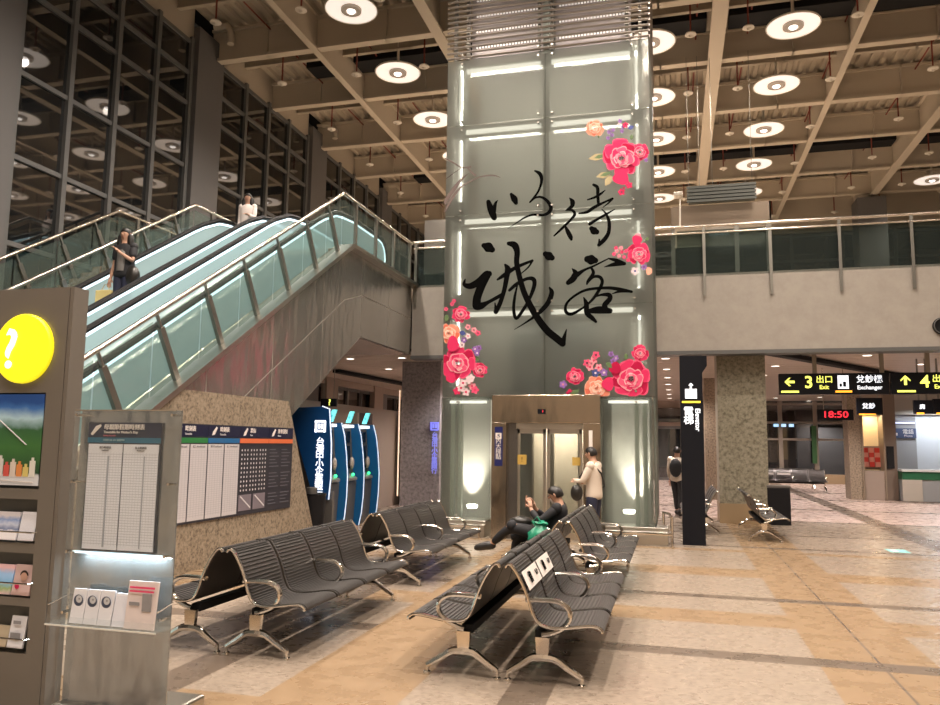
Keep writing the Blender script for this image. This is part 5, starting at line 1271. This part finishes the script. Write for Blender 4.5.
    if hairlen == 'long':
        for s in (1, -1):
            limb(b, [hc+side*.07*s-hf*.01+up_h*.02, hc+side*.088*s-hf*.0-up_h*.07, hc+side*.095*s+hf*.02-up_h*.17, hc+side*.085*s+hf*.05-up_h*.28], [.05, .055, .055, .02], hf)
        limb(b, [hc-hf*.05, hc-hf*.075-up_h*.08, hc-hf*.085-up_h*.2, hc-hf*.08-up_h*.3], [.07, .075, .07, .03], side)
    b.build('hair', hair, bd, True).modifiers.new('s', 'SUBSURF').levels = 1
    if extra: extra(o, J)
    return o
def stand(h=1.65, fx=0, lean=0, **kw):
    k = h/1.65
    J = dict(pelvis=(0, 0, .90), chest=(lean, 0, 1.22), neck=(lean*1.2, 0, 1.40), head=(lean*1.3+.02, 0, 1.535), face=(1, 0, 0),
        shL=(lean, .165, 1.335), shR=(lean, -.165, 1.335), elL=(lean-.02, .20, 1.07), elR=(lean-.02, -.20, 1.07), wrL=(.06, .20, .85), wrR=(.06, -.20, .85), handL=(.25, 0, -1), handR=(.25, 0, -1),
        hipL=(0, .085, .88), hipR=(0, -.085, .88), knL=(.02, .09, .47), knR=(.02, -.09, .47), anL=(0, .09, .075), anR=(0, -.09, .075), toeL=(.12, .10, .035), toeR=(.12, -.10, .035))
    J.update(kw); return {a: (Vector(v)*k if a not in ('face', 'handL', 'handR') else Vector(v).normalized()) for a, v in J.items()}
wshirt = mat('white shirt', (.70, .60, .50), .7); navyt = mat('navy trousers', (.018, .022, .05), .7); blackt = mat('black cloth', (.010, .010, .013), .75); greyt = mat('grey tee', (.17, .16, .15), .8)
shoe_b = mat('black shoe', (.02, .018, .018), .4); leather = mat('black leather', (.02, .018, .016), .3)
# standing man before the lift, seen from behind and the side
J = stand(1.62, lean=.0, chest=(.0, 0, 1.20), elL=(.10, .23, 1.08), elR=(.06, -.22, 1.06), wrL=(.30, .08, 1.10), wrR=(.28, -.04, 1.08), handL=(.2, -.8, .2), handR=(.3, .8, .1), face=(1, 0, -.25), head=(.045, 0, 1.525))
def strap(o, J):
    MB().tube([J['shL']+Vector((0, 0, .065)), J['chest']+Vector((-.135, .03, .02)), J['pelvis']+Vector((-.13, -.12, .12)), J['pelvis']+Vector((.0, -.19, .02))], .014, 6).build('strap', leather, o, True)
person((-1.22, 12.15, 0), PI-.25, J, 'man in a white shirt with a diagonal shoulder strap standing before the lift doors', wshirt, navyt, shoe_b, extra=strap)
bg = empty('shoulder_bag', (-1.3, 11.9, .85), 'black shoulder bag hanging in front of the man in the white shirt', 'bag')
MB().ball((-1.47, 12.0, .90), (.10, .09, .13)).build('bag_body', leather, bg, True); MB().tube([(-1.47, 12.0, 1.0), (-1.42, 12.05, 1.15), (-1.36, 12.1, 1.25)], .012, 6).build('bag_strap', leather, bg)
# seated man
J = dict(pelvis=(0, 0, .50), chest=(-.13, 0, .73), neck=(-.16, 0, .90), head=(-.10, 0, 1.0), face=(.92, 0, -.38), shL=(-.14, .165, .845), shR=(-.14, -.165, .845), elL=(.06, .24, .68), elR=(.04, -.24, .66), wrL=(.19, .10, .82), wrR=(.17, -.08, .82), handL=(.25, -.3, .9), handR=(.3, .2, .9),
    hipL=(.02, .09, .49), hipR=(.02, -.09, .49), knL=(.42, .14, .62), knR=(.42, -.10, .47), anL=(.72, .0, .36), anR=(.44, -.10, .08), toeL=(.84, .0, .33), toeR=(.56, -.10, .035))
J = {a: (Vector(v).normalized() if a in ('face', 'handL', 'handR') else Vector(v)) for a, v in J.items()}
person((-1.53, 9.55, .02), PI, J, 'masked man in black sitting with crossed legs and looking at his phone', blackt, blackt, shoe_b, mask=True)
ph = empty('mobile_phone', (-1.78, 9.55, .93), 'phone held up by the seated masked man', 'phone'); MB().box(-1.80, -1.79, 9.50, 9.58, .86, 1.0).build('case', mat('phone case', (.45, .2, .12), .4), ph, bevel=.004); MB().box(-1.789, -1.787, 9.505, 9.575, .87, .99).build('screen', scr, ph)
gb = empty('plastic_bag', (-1.55, 9.25, .43), 'crumpled green plastic bag beside the seated man', 'bag'); grb = mat('green plastic', (.02, .26, .15), .3); grw = mat('pale green print', (.4, .62, .52), .3)
b = MB().use(grb); R = random.Random(4); rg = []
for z, r in ((.425, .07), (.44, .13), (.50, .15), (.56, .14), (.60, .11), (.63, .06), (.66, .045), (.68, .075), (.70, .06)): rg.append([Vector((-1.56+r*cos(2*PI*k/18)*(1+.35*R.random()*(k % 2)), 9.22+r*.75*sin(2*PI*k/18)*(1+.35*R.random()*(k % 2)), z+.035*R.random()*(z > .43))) for k in range(18)])
b.loft(rg).tube([(-1.60, 9.2, .64), (-1.66, 9.2, .72), (-1.60, 9.2, .78), (-1.54, 9.2, .70)], .010, 6).use(grw).ball((-1.55, 9.10, .52), (.07, .02, .04)); b.build('bag_body', None, gb, True)
lb = MB().ball((-1.86, 9.55, .68), (.15, .10, .07)); tag(lb.build('lap_bag', leather, None, True), 'black leather bag lying on the seated man\'s lap', 'bag')
# woman on the escalator
J = stand(1.62, elL=(.08, .22, 1.08), wrL=(.20, .04, 1.20), handL=(.1, -.6, .6), elR=(-.02, -.22, 1.06), wrR=(.02, -.26, .82), face=(1, 0, -.1))
def tee(o, J): MB().loft([ring(J['pelvis']+Vector((.035, 0, .02)), (0, 0, 1), (0, 1, 0), .10, .105), ring(J['chest']+Vector((.03, 0, 0)), (0, 0, 1), (0, 1, 0), .10, .11), ring(J['neck']+Vector((.02, 0, -.05)), (0, 0, 1), (0, 1, 0), .05, .05)]).build('undershirt', greyt, o, True)
person((-8.45, 10.15, zs_(10.15+.2, ZT)-.05), -PI/2+.1, J, 'woman in black and grey riding the escalator with a hand at her chest', blackt, navyt, shoe_b, 'long', sleeve=.5, extra=tee)
yb = empty('paper_bag', (-8.72, 10.1, 3.7), 'small pale yellow paper bag hanging from the escalator rider\'s hand', 'bag')
MB().box(-8.86, -8.58, 10.02, 10.14, 3.72, 3.98).build('bag_body', mat('yellow paper', (.72, .58, .24), .6), yb, bevel=.01); MB().tube([(-8.80, 10.08, 3.98), (-8.74, 10.08, 4.08), (-8.70, 10.08, 4.08), (-8.64, 10.08, 3.98)], .006, 6).build('bag_handle', mat('cord', (.5, .4, .2), .6), yb)
sbg = MB().ball((-8.26, 10.12, 4.20), (.12, .09, .17)); tag(sbg.build('shoulder_bag', leather, None, True), 'black shoulder bag at the hip of the escalator rider', 'bag')
J = stand(1.55, elL=(.06, .2, 1.07), wrL=(.2, .1, 1.1), handL=(1, -.3, 0))
person((-8.72, 14.1, ZT-.02), -PI/2+.2, J, 'long haired woman in a white top at the head of the escalators', mat('white top', (.70, .62, .58), .7), blackt, shoe_b, 'long', hairb_m)
# man with a backpack half behind the pillar sign
J = stand(1.62, knL=(.12, .09, .48), anL=(.18, .09, .08), toeL=(.30, .09, .04), knR=(-.02, -.09, .47), anR=(-.18, -.09, .12), toeR=(-.08, -.09, .03))
person((.06, 18.95, 0), 1.25, J, 'man in a pale shirt walking away behind the black pillar sign', wshirt, blackt, shoe_b)
bp = empty('backpack', (.1, 18.8, 1.1), 'black backpack worn by the man behind the pillar sign', 'backpack'); MB().ball((.02, 18.76, 1.12), (.14, .10, .22)).build('pack', blackt, bp, True); MB().tube([(.12, 18.85, 1.3), (.17, 19.05, 1.36), (.16, 19.08, 1.1)], .015, 6).build('strap', blackt, bp)

# ================================================================== LIGHT
w = bpy.data.worlds.new('night'); bpy.context.scene.world = w; w.use_nodes = True
w.node_tree.nodes['Background'].inputs[0].default_value = (.5, .4, .3, 1); w.node_tree.nodes['Background'].inputs[1].default_value = .05
for x, y in ((-5, 2), (3, 2), (8, 9), (3, 9), (-3, 9)): area((x, y, 11.0), 2.4, 2.4, 300, (1, .87, .75))  # unseen fill lamps added under the ceiling, no fixtures of their own
for x, y in ((-8.3, 6), (-8.3, 14), (-1, 6), (5, 14), (-1, 20), (5, 24)): area((x, y, 6.6), 3, 3, 150, (1, .80, .60), (PI, 0, 0)) if False else None
sc = bpy.context.scene
sc.view_settings.view_transform = 'Standard'; sc.view_settings.look = 'None'; sc.view_settings.exposure = -.62
sc.cycles.max_bounces = 8; sc.cycles.transparent_max_bounces = 24; sc.cycles.use_denoising = True
sc.cycles.sample_clamp_indirect = 4; sc.cycles.caustics_reflective = False; sc.cycles.caustics_refractive = False
sc.cycles.glossy_bounces = 4; sc.cycles.diffuse_bounces = 3; sc.cycles.transmission_bounces = 6
